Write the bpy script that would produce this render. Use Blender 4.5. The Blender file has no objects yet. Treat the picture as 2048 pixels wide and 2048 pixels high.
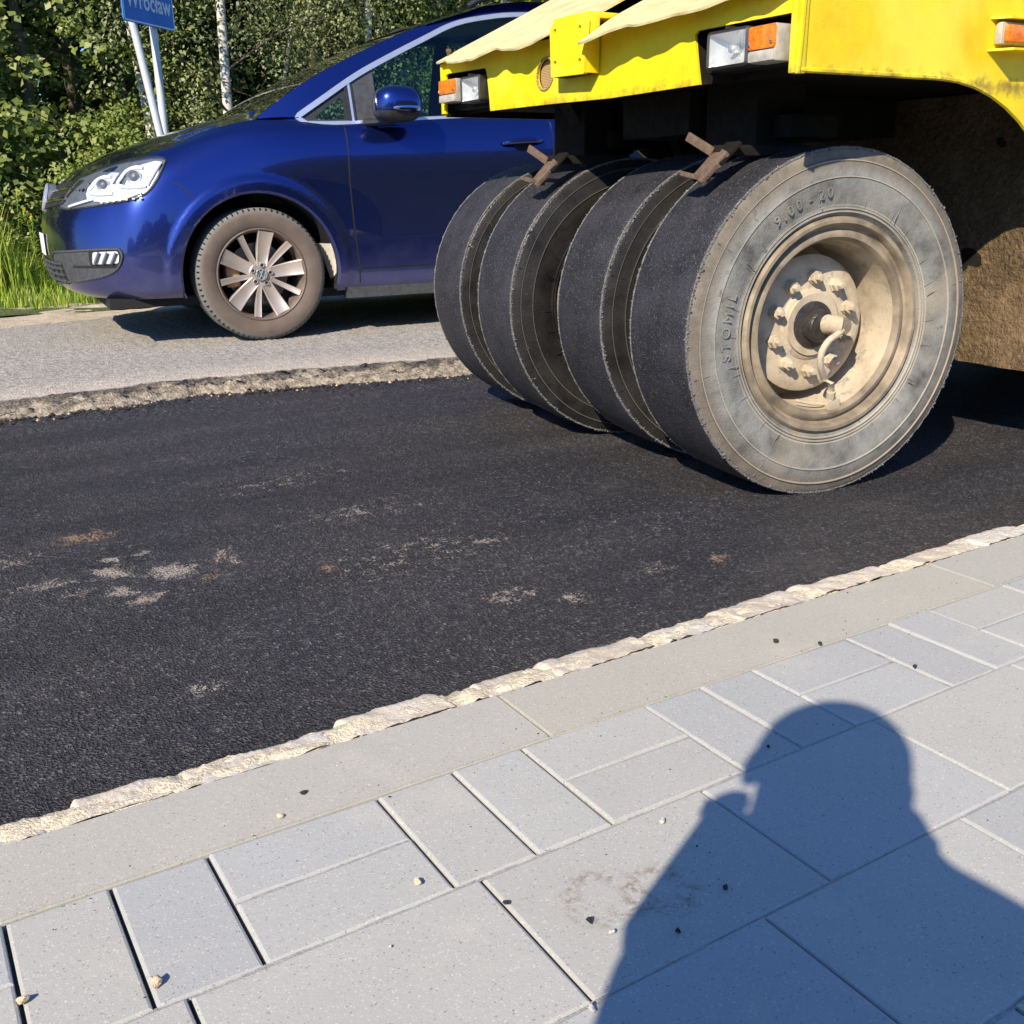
import bpy, bmesh, math, random
import numpy as np
from mathutils import Vector, Matrix
from mathutils.bvhtree import BVHTree
from mathutils.geometry import delaunay_2d_cdt
random.seed(7)
RNG = np.random.default_rng(11)
S = bpy.context.scene
COL = S.collection
R = math.radians

# ------------------------------------------------------------------ helpers
def tag(o, label=None, cat=None, group=None, kind=None):
    if label: o['label'] = label
    if cat: o['category'] = cat
    if group: o['group'] = group
    if kind: o['kind'] = kind
    return o

def empty(name, loc=(0, 0, 0), rz=0):
    o = bpy.data.objects.new(name, None)
    o.empty_display_size = .1
    o.location = loc
    o.rotation_euler = (0, 0, rz)
    COL.objects.link(o)
    return o

def link(name, me, mats, parent=None, smooth=True):
    for m in (mats if isinstance(mats, (list, tuple)) else [mats]):
        me.materials.append(m)
    if smooth is True:
        me.shade_smooth()
    elif smooth:
        me.shade_smooth()
        me.set_sharp_from_angle(angle=smooth)
    o = bpy.data.objects.new(name, me)
    COL.objects.link(o)
    if parent is not None:
        o.parent = parent
        o.matrix_parent_inverse = world_of(parent).inverted()
    return o

def world_of(o):
    m = o.matrix_parent_inverse @ o.matrix_basis if o.parent else o.matrix_basis
    return world_of(o.parent) @ m if o.parent else m.copy()

class MB:
    """collects shapes into one mesh"""
    def __init__(s):
        s.v, s.f, s.m = [], [], []
    def add(s, vs, fs, mi=0):
        b = len(s.v)
        s.v.extend([tuple(v) for v in vs])
        s.f.extend([tuple(b + i for i in f) for f in fs])
        s.m.extend([mi] * len(fs))
    def box(s, lo, hi, mi=0, mat=None, bev=0):
        bm = bmesh.new()
        bmesh.ops.create_cube(bm, size=1)
        for v in bm.verts:
            v.co = Vector([lo[i] + (v.co[i] + .5) * (hi[i] - lo[i]) for i in range(3)])
        if bev:
            bmesh.ops.bevel(bm, geom=bm.edges[:], offset=bev, segments=2, affect='EDGES', profile=.6)
        s.bm(bm, mi, mat)
    def bm(s, bm, mi=0, mat=None):
        bm.verts.index_update()
        s.add([(mat @ v.co) if mat else v.co for v in bm.verts], [[v.index for v in f.verts] for f in bm.faces], mi)
        bm.free()
    def tube(s, pts, r, n=8, mi=0, caps=True, closed=False, flat=1.0, up=None):
        pts = [Vector(p) for p in pts]
        N = len(pts)
        rings, prev = [], None
        for i, p in enumerate(pts):
            if closed:
                t = (pts[(i + 1) % N] - pts[i - 1])
            else:
                t = pts[min(i + 1, N - 1)] - pts[max(i - 1, 0)]
            t.normalize()
            a = Vector(up) if up else (prev if prev else (Vector((0, 0, 1)) if abs(t.z) < .9 else Vector((1, 0, 0))))
            a = (a - t * a.dot(t)).normalized()
            if not up: prev = a
            b = t.cross(a)
            rr = r[i] if isinstance(r, (list, tuple)) else r
            rings.append([p + a * (math.cos(2 * math.pi * k / n) * rr * flat) + b * (math.sin(2 * math.pi * k / n) * rr) for k in range(n)])
        vs = [v for ri in rings for v in ri]
        fs = []
        for i in range(N if closed else N - 1):
            j = (i + 1) % N
            for k in range(n):
                fs.append((i * n + k, i * n + (k + 1) % n, j * n + (k + 1) % n, j * n + k))
        if caps and not closed:
            fs.append(tuple(range(n - 1, -1, -1)))
            fs.append(tuple((N - 1) * n + k for k in range(n)))
        s.add(vs, fs, mi)
    def lathe(s, prof, n=48, axis='Y', mi=0, org=(0, 0, 0), a0=0, a1=2 * math.pi, cap=False):
        full = abs(a1 - a0 - 2 * math.pi) < 1e-6
        m = n if full else n + 1
        vs = []
        for r, h in prof:
            for k in range(m):
                a = a0 + (a1 - a0) * k / n
                c, d = r * math.cos(a), r * math.sin(a)
                p = {'Y': (c, h, d), 'Z': (c, d, h), 'X': (h, c, d)}[axis]
                vs.append((p[0] + org[0], p[1] + org[1], p[2] + org[2]))
        fs = []
        for i in range(len(prof) - 1):
            for k in range(n):
                k2 = (k + 1) % m
                fs.append((i * m + k, i * m + k2, (i + 1) * m + k2, (i + 1) * m + k))
        if cap:
            fs.append(tuple(range(m)))
            fs.append(tuple((len(prof) - 1) * m + k for k in range(m - 1, -1, -1)))
        s.add(vs, fs, mi)
    def prism(s, poly, z0, z1, axes=(0, 1, 2), mi=0):
        """polygon in two axes extruded along the third"""
        n = len(poly)
        def P(q, h):
            p = [0, 0, 0]
            p[axes[0]], p[axes[1]], p[axes[2]] = q[0], q[1], h
            return p
        vs = [P(q, z0) for q in poly] + [P(q, z1) for q in poly]
        fs = [tuple(range(n - 1, -1, -1)), tuple(range(n, 2 * n))]
        fs += [(i, (i + 1) % n, n + (i + 1) % n, n + i) for i in range(n)]
        s.add(vs, fs, mi)
    def build(s, name, mats, parent=None, smooth=R(35), fix=True):
        me = bpy.data.meshes.new(name)
        me.from_pydata(s.v, [], s.f)
        if any(s.m):
            me.polygons.foreach_set('material_index', s.m)
        if fix:
            bm = bmesh.new(); bm.from_mesh(me)
            bmesh.ops.recalc_face_normals(bm, faces=bm.faces[:])
            bm.to_mesh(me); bm.free()
        me.update()
        return link(name, me, mats, parent, smooth)

def pip(x, y, poly):
    c = False
    j = len(poly) - 1
    for i in range(len(poly)):
        xi, yi = poly[i]; xj, yj = poly[j]
        if (yi > y) != (yj > y) and x < (xj - xi) * (y - yi) / (yj - yi) + xi:
            c = not c
        j = i
    return c

def dense(poly, d, closed=True):
    out = []
    n = len(poly)
    for i in range(n if closed else n - 1):
        a, b = poly[i], poly[(i + 1) % n]
        L = math.dist(a, b)
        k = max(1, int(math.ceil(L / d)))
        out += [tuple(a[q] + (b[q] - a[q]) * t / k for q in range(len(a))) for t in range(k)]
    if not closed: out.append(tuple(poly[-1]))
    return out

def rounded(poly, r, seg=4):
    """round the corners of a 2D polygon"""
    out = []
    n = len(poly)
    for i in range(n):
        p, a, b = Vector(poly[i]), Vector(poly[i - 1]), Vector(poly[(i + 1) % n])
        da, db = (a - p), (b - p)
        rr = min(r, da.length * .45, db.length * .45)
        pa, pb = p + da.normalized() * rr, p + db.normalized() * rr
        for k in range(seg + 1):
            t = k / seg
            q = pa.lerp(p, t).lerp(p.lerp(pb, t), t)
            out.append((q.x, q.y))
    return out

def cspline(pts, per=6, closed=False):
    """Catmull-Rom through points of any dimension"""
    P = [np.array(p, float) for p in pts]
    n = len(P)
    out = []
    for i in range(n if closed else n - 1):
        g = (lambda k: P[k % n]) if closed else (lambda k: P[min(max(k, 0), n - 1)])
        p0, p1, p2, p3 = g(i - 1), g(i), g(i + 1), g(i + 2)
        for k in range(per):
            t = k / per
            out.append(tuple(.5 * (2 * p1 + (p2 - p0) * t + (2 * p0 - 5 * p1 + 4 * p2 - p3) * t * t + (3 * p1 - p0 - 3 * p2 + p3) * t ** 3)))
    if not closed: out.append(tuple(P[-1]))
    return out

def sheet(mb, outer, mp, holes=(), sp=.05, thick=0, mi=0, mi_edge=None, edge_sp=None):
    """triangulated sheet with holes; mp(u, v, offset) -> point; thick > 0 gives it a back and edges"""
    es = edge_sp or sp
    loops = [dense(list(outer), es)] + [dense(list(h), es) for h in holes]
    V, E = [], []
    for L in loops:
        b = len(V)
        V += [Vector(p) for p in L]
        E += [(b + i, b + (i + 1) % len(L)) for i in range(len(L))]
    us = [p[0] for p in outer]; vs = [p[1] for p in outer]
    arr = [np.array([tuple(v) for v in V])]
    A = arr[0]
    for u in np.arange(min(us) + sp / 2, max(us), sp):
        for v in np.arange(min(vs) + sp / 2, max(vs), sp):
            if pip(u, v, outer) and not any(pip(u, v, h) for h in holes):
                if np.min((A[:, 0] - u) ** 2 + (A[:, 1] - v) ** 2) > (sp * .35) ** 2:
                    V.append(Vector((u, v)))
    vo, eo, fo, *_ = delaunay_2d_cdt(V, E, [], 0, 1e-6)
    fs = []
    for f in fo:
        c = [sum(vo[i][q] for i in f) / len(f) for q in (0, 1)]
        if pip(c[0], c[1], outer) and not any(pip(c[0], c[1], h) for h in holes):
            fs.append(tuple(f))
    top = [mp(v[0], v[1], 0) for v in vo]
    mb.add(top, fs, mi)
    if thick:
        bot = [mp(v[0], v[1], -thick) for v in vo]
        mb.add(bot, [tuple(reversed(f)) for f in fs], mi)
        cnt = {}
        for f in fs:
            for i in range(len(f)):
                a, b = f[i], f[(i + 1) % len(f)]
                k = (min(a, b), max(a, b))
                cnt[k] = None if k in cnt else (a, b)
        vs2, fs2 = [], []
        for e in cnt.values():
            if e:
                b = len(vs2)
                vs2 += [top[e[0]], top[e[1]], bot[e[1]], bot[e[0]]]
                fs2.append((b + 3, b + 2, b + 1, b))
        mb.add(vs2, fs2, mi if mi_edge is None else mi_edge)

def vnoise(x, y, seed=0):
    """smooth value noise in -1..1 for numpy arrays"""
    def h(i, j):
        n = (i.astype(np.int64) * 374761393 + j.astype(np.int64) * 668265263 + seed * 974711) & 0x7fffffff
        n = ((n ^ (n >> 13)) * 1274126177) & 0x7fffffff
        n = n ^ (n >> 16)
        return (n & 0xffff) / 32767.5 - 1
    xi, yi = np.floor(x), np.floor(y)
    u, v = x - xi, y - yi
    u = u * u * (3 - 2 * u); v = v * v * (3 - 2 * v)
    a, b, c, d = h(xi, yi), h(xi + 1, yi), h(xi, yi + 1), h(xi + 1, yi + 1)
    return (a * (1 - u) + b * u) * (1 - v) + (c * (1 - u) + d * u) * v

def fbm(x, y, seed=0, o=4):
    return sum(vnoise(x * 2 ** k, y * 2 ** k, seed + k) * .5 ** k for k in range(o))

def grid_mesh(name, X, Y, Z, mats, smooth=True, attrs=None, parent=None):
    """X, Y, Z: arrays [ny, nx]"""
    ny, nx = X.shape
    co = np.stack([X, Y, Z], -1).reshape(-1, 3)
    idx = np.arange(nx * ny).reshape(ny, nx)
    q = np.stack([idx[:-1, :-1], idx[:-1, 1:], idx[1:, 1:], idx[1:, :-1]], -1).reshape(-1, 4)
    me = quads_mesh(name, co, q)
    for k, a in (attrs or {}).items():
        at = me.attributes.new(k, 'FLOAT', 'POINT')
        at.data.foreach_set('value', np.ascontiguousarray(a.reshape(-1), np.float32))
    return link(name, me, mats, parent, smooth)

def quads_mesh(name, co, q):
    me = bpy.data.meshes.new(name)
    me.vertices.add(len(co)); me.vertices.foreach_set('co', np.ascontiguousarray(co, np.float32).ravel())
    n, k = q.shape
    me.loops.add(n * k); me.loops.foreach_set('vertex_index', np.ascontiguousarray(q, np.int32).ravel())
    me.polygons.add(n)
    me.polygons.foreach_set('loop_start', np.arange(0, n * k, k, dtype=np.int32))
    me.polygons.foreach_set('loop_total', np.full(n, k, np.int32))
    me.update(calc_edges=True)
    return me

# ------------------------------------------------------------------ materials
class NT:
    def __init__(s, name):
        s.m = bpy.data.materials.new(name)
        s.m.use_nodes = True
        s.t = s.m.node_tree
        s.b = s.t.nodes['Principled BSDF']
        s.out = s.t.nodes['Material Output']
        s.tc = None
    def n(s, typ, **kw):
        nd = s.t.nodes.new(typ)
        for k, v in kw.items():
            if k[0] == '_':
                key = k[1:]
                key = int(key) if key.isdigit() else key.replace('_', ' ')
                if isinstance(v, bpy.types.NodeSocket): s.t.links.new(v, nd.inputs[key])
                else: nd.inputs[key].default_value = v
            else:
                setattr(nd, k, v)
        return nd
    def l(s, a, b): s.t.links.new(a, b)
    def co(s, kind='Object', scale=None):
        if not s.tc: s.tc = s.t.nodes.new('ShaderNodeTexCoord')
        c = s.tc.outputs[kind]
        if scale is not None:
            mp = s.n('ShaderNodeMapping', _Vector=c)
            mp.inputs['Scale'].default_value = scale if hasattr(scale, '__len__') else (scale,) * 3
            return mp.outputs[0]
        return c
    def noise(s, sc, det=4, rough=.55, vec=None, dist=0, out='Fac'):
        return s.n('ShaderNodeTexNoise', _Scale=sc, _Detail=det, _Roughness=rough, _Distortion=dist, _Vector=vec or s.co()).outputs[out]
    def voro(s, sc, feature='F1', vec=None, out='Distance', rnd=1):
        return s.n('ShaderNodeTexVoronoi', feature=feature, _Scale=sc, _Randomness=rnd, _Vector=vec or s.co()).outputs[out]
    def ramp(s, fac, stops, interp='LINEAR'):
        r = s.n('ShaderNodeValToRGB', _Fac=fac)
        r.color_ramp.interpolation = interp
        e = r.color_ramp.elements
        while len(e) < len(stops): e.new(.5)
        for i, (p, c) in enumerate(stops):
            e[i].position = p
            e[i].color = (c, c, c, 1) if not hasattr(c, '__len__') else tuple(c[:3]) + (1,)
        return r.outputs[0]
    def mix(s, f, a, b, mode='MIX'):
        nd = s.n('ShaderNodeMix', data_type='RGBA', blend_type=mode)
        for sock, v in ((nd.inputs[0], f), (nd.inputs[6], a), (nd.inputs[7], b)):
            if isinstance(v, bpy.types.NodeSocket): s.l(v, sock)
            elif hasattr(v, '__len__'): sock.default_value = tuple(v[:3]) + (1,)
            else: sock.default_value = v
        return nd.outputs[2]
    def math(s, op, a, b=0, c=0, clamp=False):
        nd = s.n('ShaderNodeMath', operation=op, use_clamp=clamp)
        for i, v in enumerate((a, b, c)):
            if isinstance(v, bpy.types.NodeSocket): s.l(v, nd.inputs[i])
            else: nd.inputs[i].default_value = v
        return nd.outputs[0]
    def attr(s, name, out='Fac'):
        return s.n('ShaderNodeAttribute', attribute_name=name).outputs[out]
    def bump(s, h, strength=.5, dist=.01, normal=None):
        nd = s.n('ShaderNodeBump', _Height=h, _Strength=strength, _Distance=dist)
        if normal: s.l(normal, nd.inputs['Normal'])
        return nd.outputs[0]
    def set(s, **kw):
        for k, v in kw.items():
            i = s.b.inputs[k.replace('_', ' ')]
            if isinstance(v, bpy.types.NodeSocket): s.l(v, i)
            elif hasattr(v, '__len__') and i.type == 'RGBA': i.default_value = tuple(v[:3]) + (1,)
            else: i.default_value = v
        return s.m

def simple(name, col, rough=.5, metal=0, var=.25, sc=30, bump=0, bsc=200, spec=.5, **kw):
    t = NT(name)
    f = t.noise(sc, 5)
    dark = [c * (1 - var) for c in col]; lite = [min(1, c * (1 + var)) for c in col]
    c = t.ramp(f, [(.3, dark), (.7, lite)])
    r = t.ramp(t.noise(sc * 1.7, 3), [(.3, max(0, rough - .08)), (.7, min(1, rough + .08))])
    args = dict(Base_Color=c, Roughness=r, Metallic=metal, Specular_IOR_Level=spec, **kw)
    if bump:
        args['Normal'] = t.bump(t.noise(bsc, 3), bump, .004)
    return t.set(**args)

M = {}
# ------------------------------------------------------------------ camera, light
CAMH = .73
pit, rol, yaw, foc = 0.3072352, -0.0171015, -0.5491768, 2044.785
fw = Vector((-math.sin(yaw) * math.cos(pit), math.cos(yaw) * math.cos(pit), -math.sin(pit)))
r0 = Vector((math.cos(yaw), math.sin(yaw), 0)); u0 = r0.cross(fw)
cr = r0 * math.cos(rol) + u0 * math.sin(rol); cam_up = u0 * math.cos(rol) - r0 * math.sin(rol)
cam = bpy.data.cameras.new('camera')
cam.sensor_width = 36; cam.lens = 36 * foc / 2048
cam.clip_start = .01; cam.clip_end = 2000
CAM = bpy.data.objects.new('camera', cam)
CAM.matrix_world = Matrix(((cr.x, cam_up.x, -fw.x, 0), (cr.y, cam_up.y, -fw.y, 0), (cr.z, cam_up.z, -fw.z, CAMH), (0, 0, 0, 1)))
COL.objects.link(CAM); S.camera = CAM

SUN = Vector((-1.18, -.78, 1.0)).normalized()
sl = bpy.data.lights.new('sun', 'SUN'); sl.energy = 4.9; sl.angle = R(.53); sl.color = (1, .87, .68)
so = bpy.data.objects.new('sun', sl); so.rotation_euler = SUN.to_track_quat('Z', 'Y').to_euler(); so.location = (-8, -8, 9)
COL.objects.link(so)
W = bpy.data.worlds.new('World'); S.world = W; W.use_nodes = True
wt = W.node_tree
sky = wt.nodes.new('ShaderNodeTexSky'); sky.sky_type = 'NISHITA'; sky.sun_disc = False
sky.sun_elevation = math.asin(SUN.z); sky.sun_rotation = math.atan2(SUN.x, SUN.y)
sky.air_density = 1.0; sky.dust_density = .6; sky.ozone_density = 2.5
bg = wt.nodes['Background']; bg.inputs[1].default_value = .088
tn = wt.nodes.new('ShaderNodeMix'); tn.data_type = 'RGBA'; tn.blend_type = 'MULTIPLY'; tn.inputs[0].default_value = 1; tn.inputs[7].default_value = (.54, .92, 1.42, 1)   # deep clear blue
wt.links.new(sky.outputs[0], tn.inputs[6]); wt.links.new(tn.outputs[2], bg.inputs[0])
S.view_settings.view_transform = 'Standard'; S.view_settings.look = 'None'
S.view_settings.exposure = 0.62; S.view_settings.gamma = 1
S.cycles.use_denoising = True

# ------------------------------------------------------------------ ground surfaces
def concrete(name, base, tintamt):
    t = NT(name)
    big = t.noise(6, 4)
    fine = t.noise(620, 3, .7)
    sp = t.voro(560, out='Color')
    v = t.attr('tint')
    warm = t.ramp(v, [(0, [c * .90 for c in base]), (.35, (base[0] * 1.0, base[1] * 1.0, base[2] * 1.0)), (.7, (base[0] * 1.06, base[1] * 1.03, base[2] * .97)), (1, (base[0] * 1.0, base[1] * .97, base[2] * .91))])
    c = t.mix(t.ramp(big, [(.3, 0), (.7, .35)]), warm, (base[0] * .86, base[1] * .84, base[2] * .8))
    c = t.mix(t.ramp(fine, [(.35, .32), (.65, 0)]), c, [x * .66 for x in base])
    lum = t.n('ShaderNodeSeparateColor', _Color=sp).outputs[0]
    c = t.mix(t.ramp(lum, [(.93, 0), (.985, .45)]), c, (.66, .65, .62))
    c = t.mix(t.ramp(lum, [(.012, .5), (.03, 0)]), c, (.13, .125, .12))
    for (sx, sy, sr, wd) in ((.560, .742, .036, .020), (.622, .716, .030, .020)):          # dried muddy boot prints
        dd = t.n('ShaderNodeVectorMath', operation='DISTANCE', _0=t.co(), _1=(sx, sy, 0)).outputs['Value']
        ring = t.math('SUBTRACT', 1, t.math('DIVIDE', t.math('ABSOLUTE', t.math('SUBTRACT', dd, sr)), wd), clamp=True)
        k = t.math('MULTIPLY', ring, t.ramp(t.noise(75, 4, .7), [(.46, 0), (.62, .75)]))
        c = t.mix(k, c, (.20, .145, .095))
    c = t.mix(t.ramp(t.noise(3.1, 5, .7), [(.56, 0), (.72, .28)]), c, (.62, .57, .47))
    c = t.mix(t.ramp(t.noise(19, 6, .8), [(.66, 0), (.74, .35)]), c, (.22, .205, .18))
    h = t.math('ADD', t.math('MULTIPLY', fine, .7), t.math('MULTIPLY', t.noise(150, 3), .6))
    return t.set(Base_Color=c, Roughness=.86, Specular_IOR_Level=.3, Normal=t.bump(h, .35, .0016))
M['paver'] = concrete('paver_concrete', (.425, .432, .428), .1)
M['kerb'] = concrete('kerb_concrete', (.43, .42, .385), .05)
M['sand'] = simple('joint_sand', (.36, .35, .325), .95, var=.25, sc=160, bump=.6, bsc=700)
M['mortar'] = simple('pale_mortar', (.68, .59, .43), .95, var=.3, sc=120, bump=.9, bsc=260)
t = NT('granite')
g1 = t.noise(26, 6, .65); g2 = t.voro(240, out='Color'); gl = t.n('ShaderNodeSeparateColor', _Color=g2).outputs[0]
c = t.ramp(g1, [(.3, (.62, .50, .36)), (.5, (.66, .60, .51)), (.72, (.58, .56, .52))])
c = t.mix(t.ramp(gl, [(.84, 0), (.95, .6)]), c, (.16, .15, .14))
c = t.mix(t.ramp(t.noise(9, 4), [(.5, 0), (.75, .5)]), c, (.62, .46, .26))
c = t.mix(.55, c, t.ramp(t.attr('tint'), [(0, (.56, .54, .50)), (.35, (.72, .68, .60)), (.65, (.60, .48, .33)), (1, (.50, .47, .43))]))
c = t.mix(t.ramp(t.voro(420), [(.16, .8), (.26, 0)]), c, (.12, .11, .10))
M['granite'] = t.set(Base_Color=c, Roughness=.85, Normal=t.bump(t.noise(160, 5, .7), .7, .004))

# fresh asphalt: black, wet looking binder with bright facets, pale dusty patches where they lie
def fresh(name):
    t = NT(name)
    vo = t.n('ShaderNodeTexVoronoi', feature='F1', _Scale=195, _Vector=t.co())
    v2 = t.n('ShaderNodeTexVoronoi', feature='F1', _Scale=520, _Vector=t.co())
    lum = t.n('ShaderNodeSeparateColor', _Color=vo.outputs['Color']).outputs
    nz = t.noise(1.6, 5)
    lane = t.n('ShaderNodeMapping', _Vector=t.co()); lane.inputs['Scale'].default_value = (.25, 2.6, 1)
    lz = t.noise(1.7, 4, .6, vec=lane.outputs[0])
    c = t.ramp(lum[0], [(0, (.010, .010, .014)), (.55, (.026, .026, .034)), (.9, (.062, .06, .068)), (1, (.20, .19, .185))])
    c = t.mix(t.ramp(nz, [(.35, 0), (.7, .8)]), c, t.ramp(lum[1], [(0, (.018, .016, .018)), (.8, (.055, .049, .050)), (1, (.25, .23, .21))]))
    c = t.mix(t.ramp(lz, [(.36, .55), (.62, 0)]), c, (.012, .011, .014))
    c = t.mix(t.ramp(t.noise(4.5, 6, .7), [(.54, 0), (.70, .4)]), c, (.085, .078, .078))
    dm = t.attr('dust')
    dn = t.math('ADD', dm, t.math('MULTIPLY', t.math('ADD', t.math('MULTIPLY', t.math('SUBTRACT', t.noise(30, 6, .85), .5), 1.5), t.math('MULTIPLY', t.math('SUBTRACT', t.noise(190, 2), .5), .7)), 1.9))
    dn = t.ramp(dn, [(.60, 0), (.70, 1)])
    dcol = t.ramp(t.attr('warm'), [(0, (.52, .46, .40)), (1, (.40, .24, .14))])
    c = t.mix(t.math('MULTIPLY', dn, .62), c, dcol)
    h = t.math('ADD', t.math('MULTIPLY', vo.outputs['Distance'], 1.2), t.math('MULTIPLY', v2.outputs['Distance'], .5))
    r = t.math('ADD', t.ramp(lum[2], [(0, .36), (1, .66)]), t.ramp(lz, [(.4, 0), (.7, .12)]))
    r = t.math('MAXIMUM', r, t.math('MULTIPLY', dn, .9))
    return t.set(Base_Color=c, Roughness=r, Specular_IOR_Level=.55, Normal=t.bump(h, 1.0, .0046))
M['fresh'] = fresh('fresh_asphalt')

t = NT('old_asphalt')
vo = t.n('ShaderNodeTexVoronoi', feature='F1', _Scale=95, _Vector=t.co())
lum = t.n('ShaderNodeSeparateColor', _Color=vo.outputs['Color']).outputs
c = t.ramp(lum[0], [(0, (.17, .16, .15)), (.4, (.34, .315, .285)), (.8, (.44, .41, .37)), (1, (.60, .56, .50))])
c = t.mix(t.ramp(t.noise(.9, 5), [(.35, 0), (.65, .45)]), c, (.29, .28, .27))
edge = t.attr('edge')
c = t.mix(t.math('MULTIPLY', edge, .62), c, t.ramp(t.noise(35, 5, .7), [(.3, (.48, .41, .32)), (.7, (.66, .59, .50))]))
face = t.attr('face')
fc = t.ramp(t.noise(34, 6, .75), [(.28, (.035, .031, .027)), (.44, (.19, .155, .115)), (.58, (.37, .32, .25)), (.78, (.60, .55, .47))])
fc = t.mix(t.ramp(t.math('ADD', t.attr('top'), t.math('MULTIPLY', t.math('SUBTRACT', t.noise(7, 4), .5), 1.6)), [(.55, 0), (.85, .9)]), fc, t.ramp(lum[1], [(0, (.02, .018, .018)), (1, (.13, .115, .10))]))
c = t.mix(face, c, fc)
h = t.math('ADD', t.math('MULTIPLY', vo.outputs['Distance'], .8), t.noise(160, 3))
M['old'] = t.set(Base_Color=c, Roughness=.88, Specular_IOR_Level=.3, Normal=t.bump(h, .8, .006))

t = NT('sandy_verge')
c = t.ramp(t.noise(14, 6, .7), [(.25, (.36, .29, .20)), (.55, (.58, .49, .37)), (.8, (.66, .58, .46))])
c = t.mix(t.ramp(t.noise(2.2, 3), [(.55, 0), (.7, .5)]), c, (.18, .19, .08))
M['verge'] = t.set(Base_Color=c, Roughness=.95, Normal=t.bump(t.noise(60, 5, .7), .8, .02))
t = NT('grassy_soil')
c = t.ramp(t.noise(5, 6, .7), [(.3, (.035, .05, .015)), (.6, (.10, .14, .03)), (.8, (.17, .16, .07))])
M['ground'] = t.set(Base_Color=c, Roughness=.95, Normal=t.bump(t.noise(30, 5), .8, .05))

def frange(a, b, st): return np.arange(a, b - 1e-9, st)

# ground sheet out to the horizon
xs = np.concatenate([np.linspace(-400, -20, 20), np.linspace(-18, 30, 49), np.linspace(40, 400, 20)])
ys = np.concatenate([np.linspace(-400, -20, 20), np.linspace(-18, 30, 49), np.linspace(40, 400, 20)])
X, Y = np.meshgrid(xs, ys)
tag(grid_mesh('ground', X, Y, np.full_like(X, -.11) + .02 * fbm(X * .2, Y * .2, 3), M['ground']), kind='structure')

# fresh asphalt lane: fine relief in the near part
XA = np.concatenate([frange(-30, -1.3, .3), frange(-1.3, 4.0, .0075), frange(4, 40, .3)])
YA = np.concatenate([frange(1.20, 4.32, .0075), [4.33]])
X, Y = np.meshgrid(XA, YA)
Z = np.full_like(X, -.058)
near = ((X > -1.35) & (X < 4.05)).astype(float)
Z += near * (.0008 * RNG.normal(size=X.shape).clip(-2.2, 2.2)) + .003 * fbm(X * 2.1, Y * 2.1, 5) + .0012 * vnoise(X * 42, Y * 42, 9)
# loose ridge along the milled edge, and a slightly raised strip at the setts
yr = np.interp(X, [-2, .35, 1.1, 1.95, 2.3, 5], [4.02, 4.03, 4.05, 3.88, 3.82, 3.6])
lump = np.clip(vnoise(X * 55, Y * 55, 21) + .5 * vnoise(X * 120, Y * 120, 22) + .1, 0, 1.5)
Z += near * lump * (.011 * np.exp(-((Y - yr) / .055) ** 2) + .010 * np.exp(-((Y - yr + .16 + .05 * vnoise(X * 3, Y * 0, 4)) / .03) ** 2))
Z += near * lump * .004 * np.clip(fbm(X * 1.3 + 4, Y * 1.3, 31) - .35, 0, 1)
Z += .014 * np.exp(-np.clip(Y - 1.24, 0, 9) / .10)
dust = np.zeros_like(X); warm = np.zeros_like(X)
for (px, py, a, b, s, w) in [(.46, 2.18, .055, .05, 1, .1), (.335, 2.113, .035, .035, .95, .15), (.372, 2.045, .05, .035, .85, .3), (.346, 2.53, .075, .06, .75, .9),
        (.347, 2.245, .04, .06, .9, .2), (.37, 2.33, .035, .02, .9, 0), (.43, 2.34, .03, .02, .8, 0), (.758, 2.003, .03, .035, .72, .9), (1.124, 1.969, .04, .03, .78, .4),
        (1.492, 1.57, .035, .03, .75, .9), (1.10, 1.563, .035, .05, .66, .2), (.37, 1.582, .05, .03, .62, 0), (.587, 2.216, .03, .09, .72, .3), (1.0, 1.647, .06, .05, .66, .3),
        (.20, 2.24, .09, .03, .66, .2), (.27, 2.16, .05, .03, .6, .5), (1.33, 1.60, .08, .05, .55, .3), (.52, 2.09, .04, .04, .6, .9), (1.0, 2.35, .25, .08, .5, .1), (.95, 2.0, .3, .15, .42, .2),
        (.9, 2.75, .25, .12, .42, .1), (.12, 2.45, .15, .06, .52, .3)]:
    e = np.exp(-(((X - px) / a) ** 2 + ((Y - py) / b) ** 2) * .8) * s
    warm = np.where(e > dust, w, warm); dust = np.maximum(dust, e)
tag(grid_mesh('fresh_asphalt', X, Y, Z, M['fresh'], attrs={'dust': dust, 'warm': warm}), kind='structure')

# old carriageway with its broken edge
XO = np.concatenate([frange(-40, -2, .5), frange(-2, 4.5, .012), frange(4.5, 40, .4)])
yt = np.interp(XO, [-40, -2, .35, .71, 1.1, 1.52, 1.96, 2.08, 2.27, 4, 8, 40], [4.25, 4.25, 4.244, 4.25, 4.27, 4.215, 4.143, 4.13, 4.09, 4.0, 4.0, 4.0])
yb = np.interp(XO, [-40, .32, .67, 1.06, 1.46, 1.87, 2.16, 4, 40], [4.10, 4.097, 4.085, 4.15, 4.08, 3.965, 3.90, 3.86, 3.86])
yt = yt + .022 * fbm(XO * 4, XO * 0, 41) + .012 * vnoise(XO * 27, XO * 0, 42) - .03 * np.exp(-((XO - 2.05) / .06) ** 2)
yb = yb + .022 * fbm(XO * 7, XO * 0, 43)
rowsY, rowsZ, rE, rF, rT = [], [], [], [], []
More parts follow.
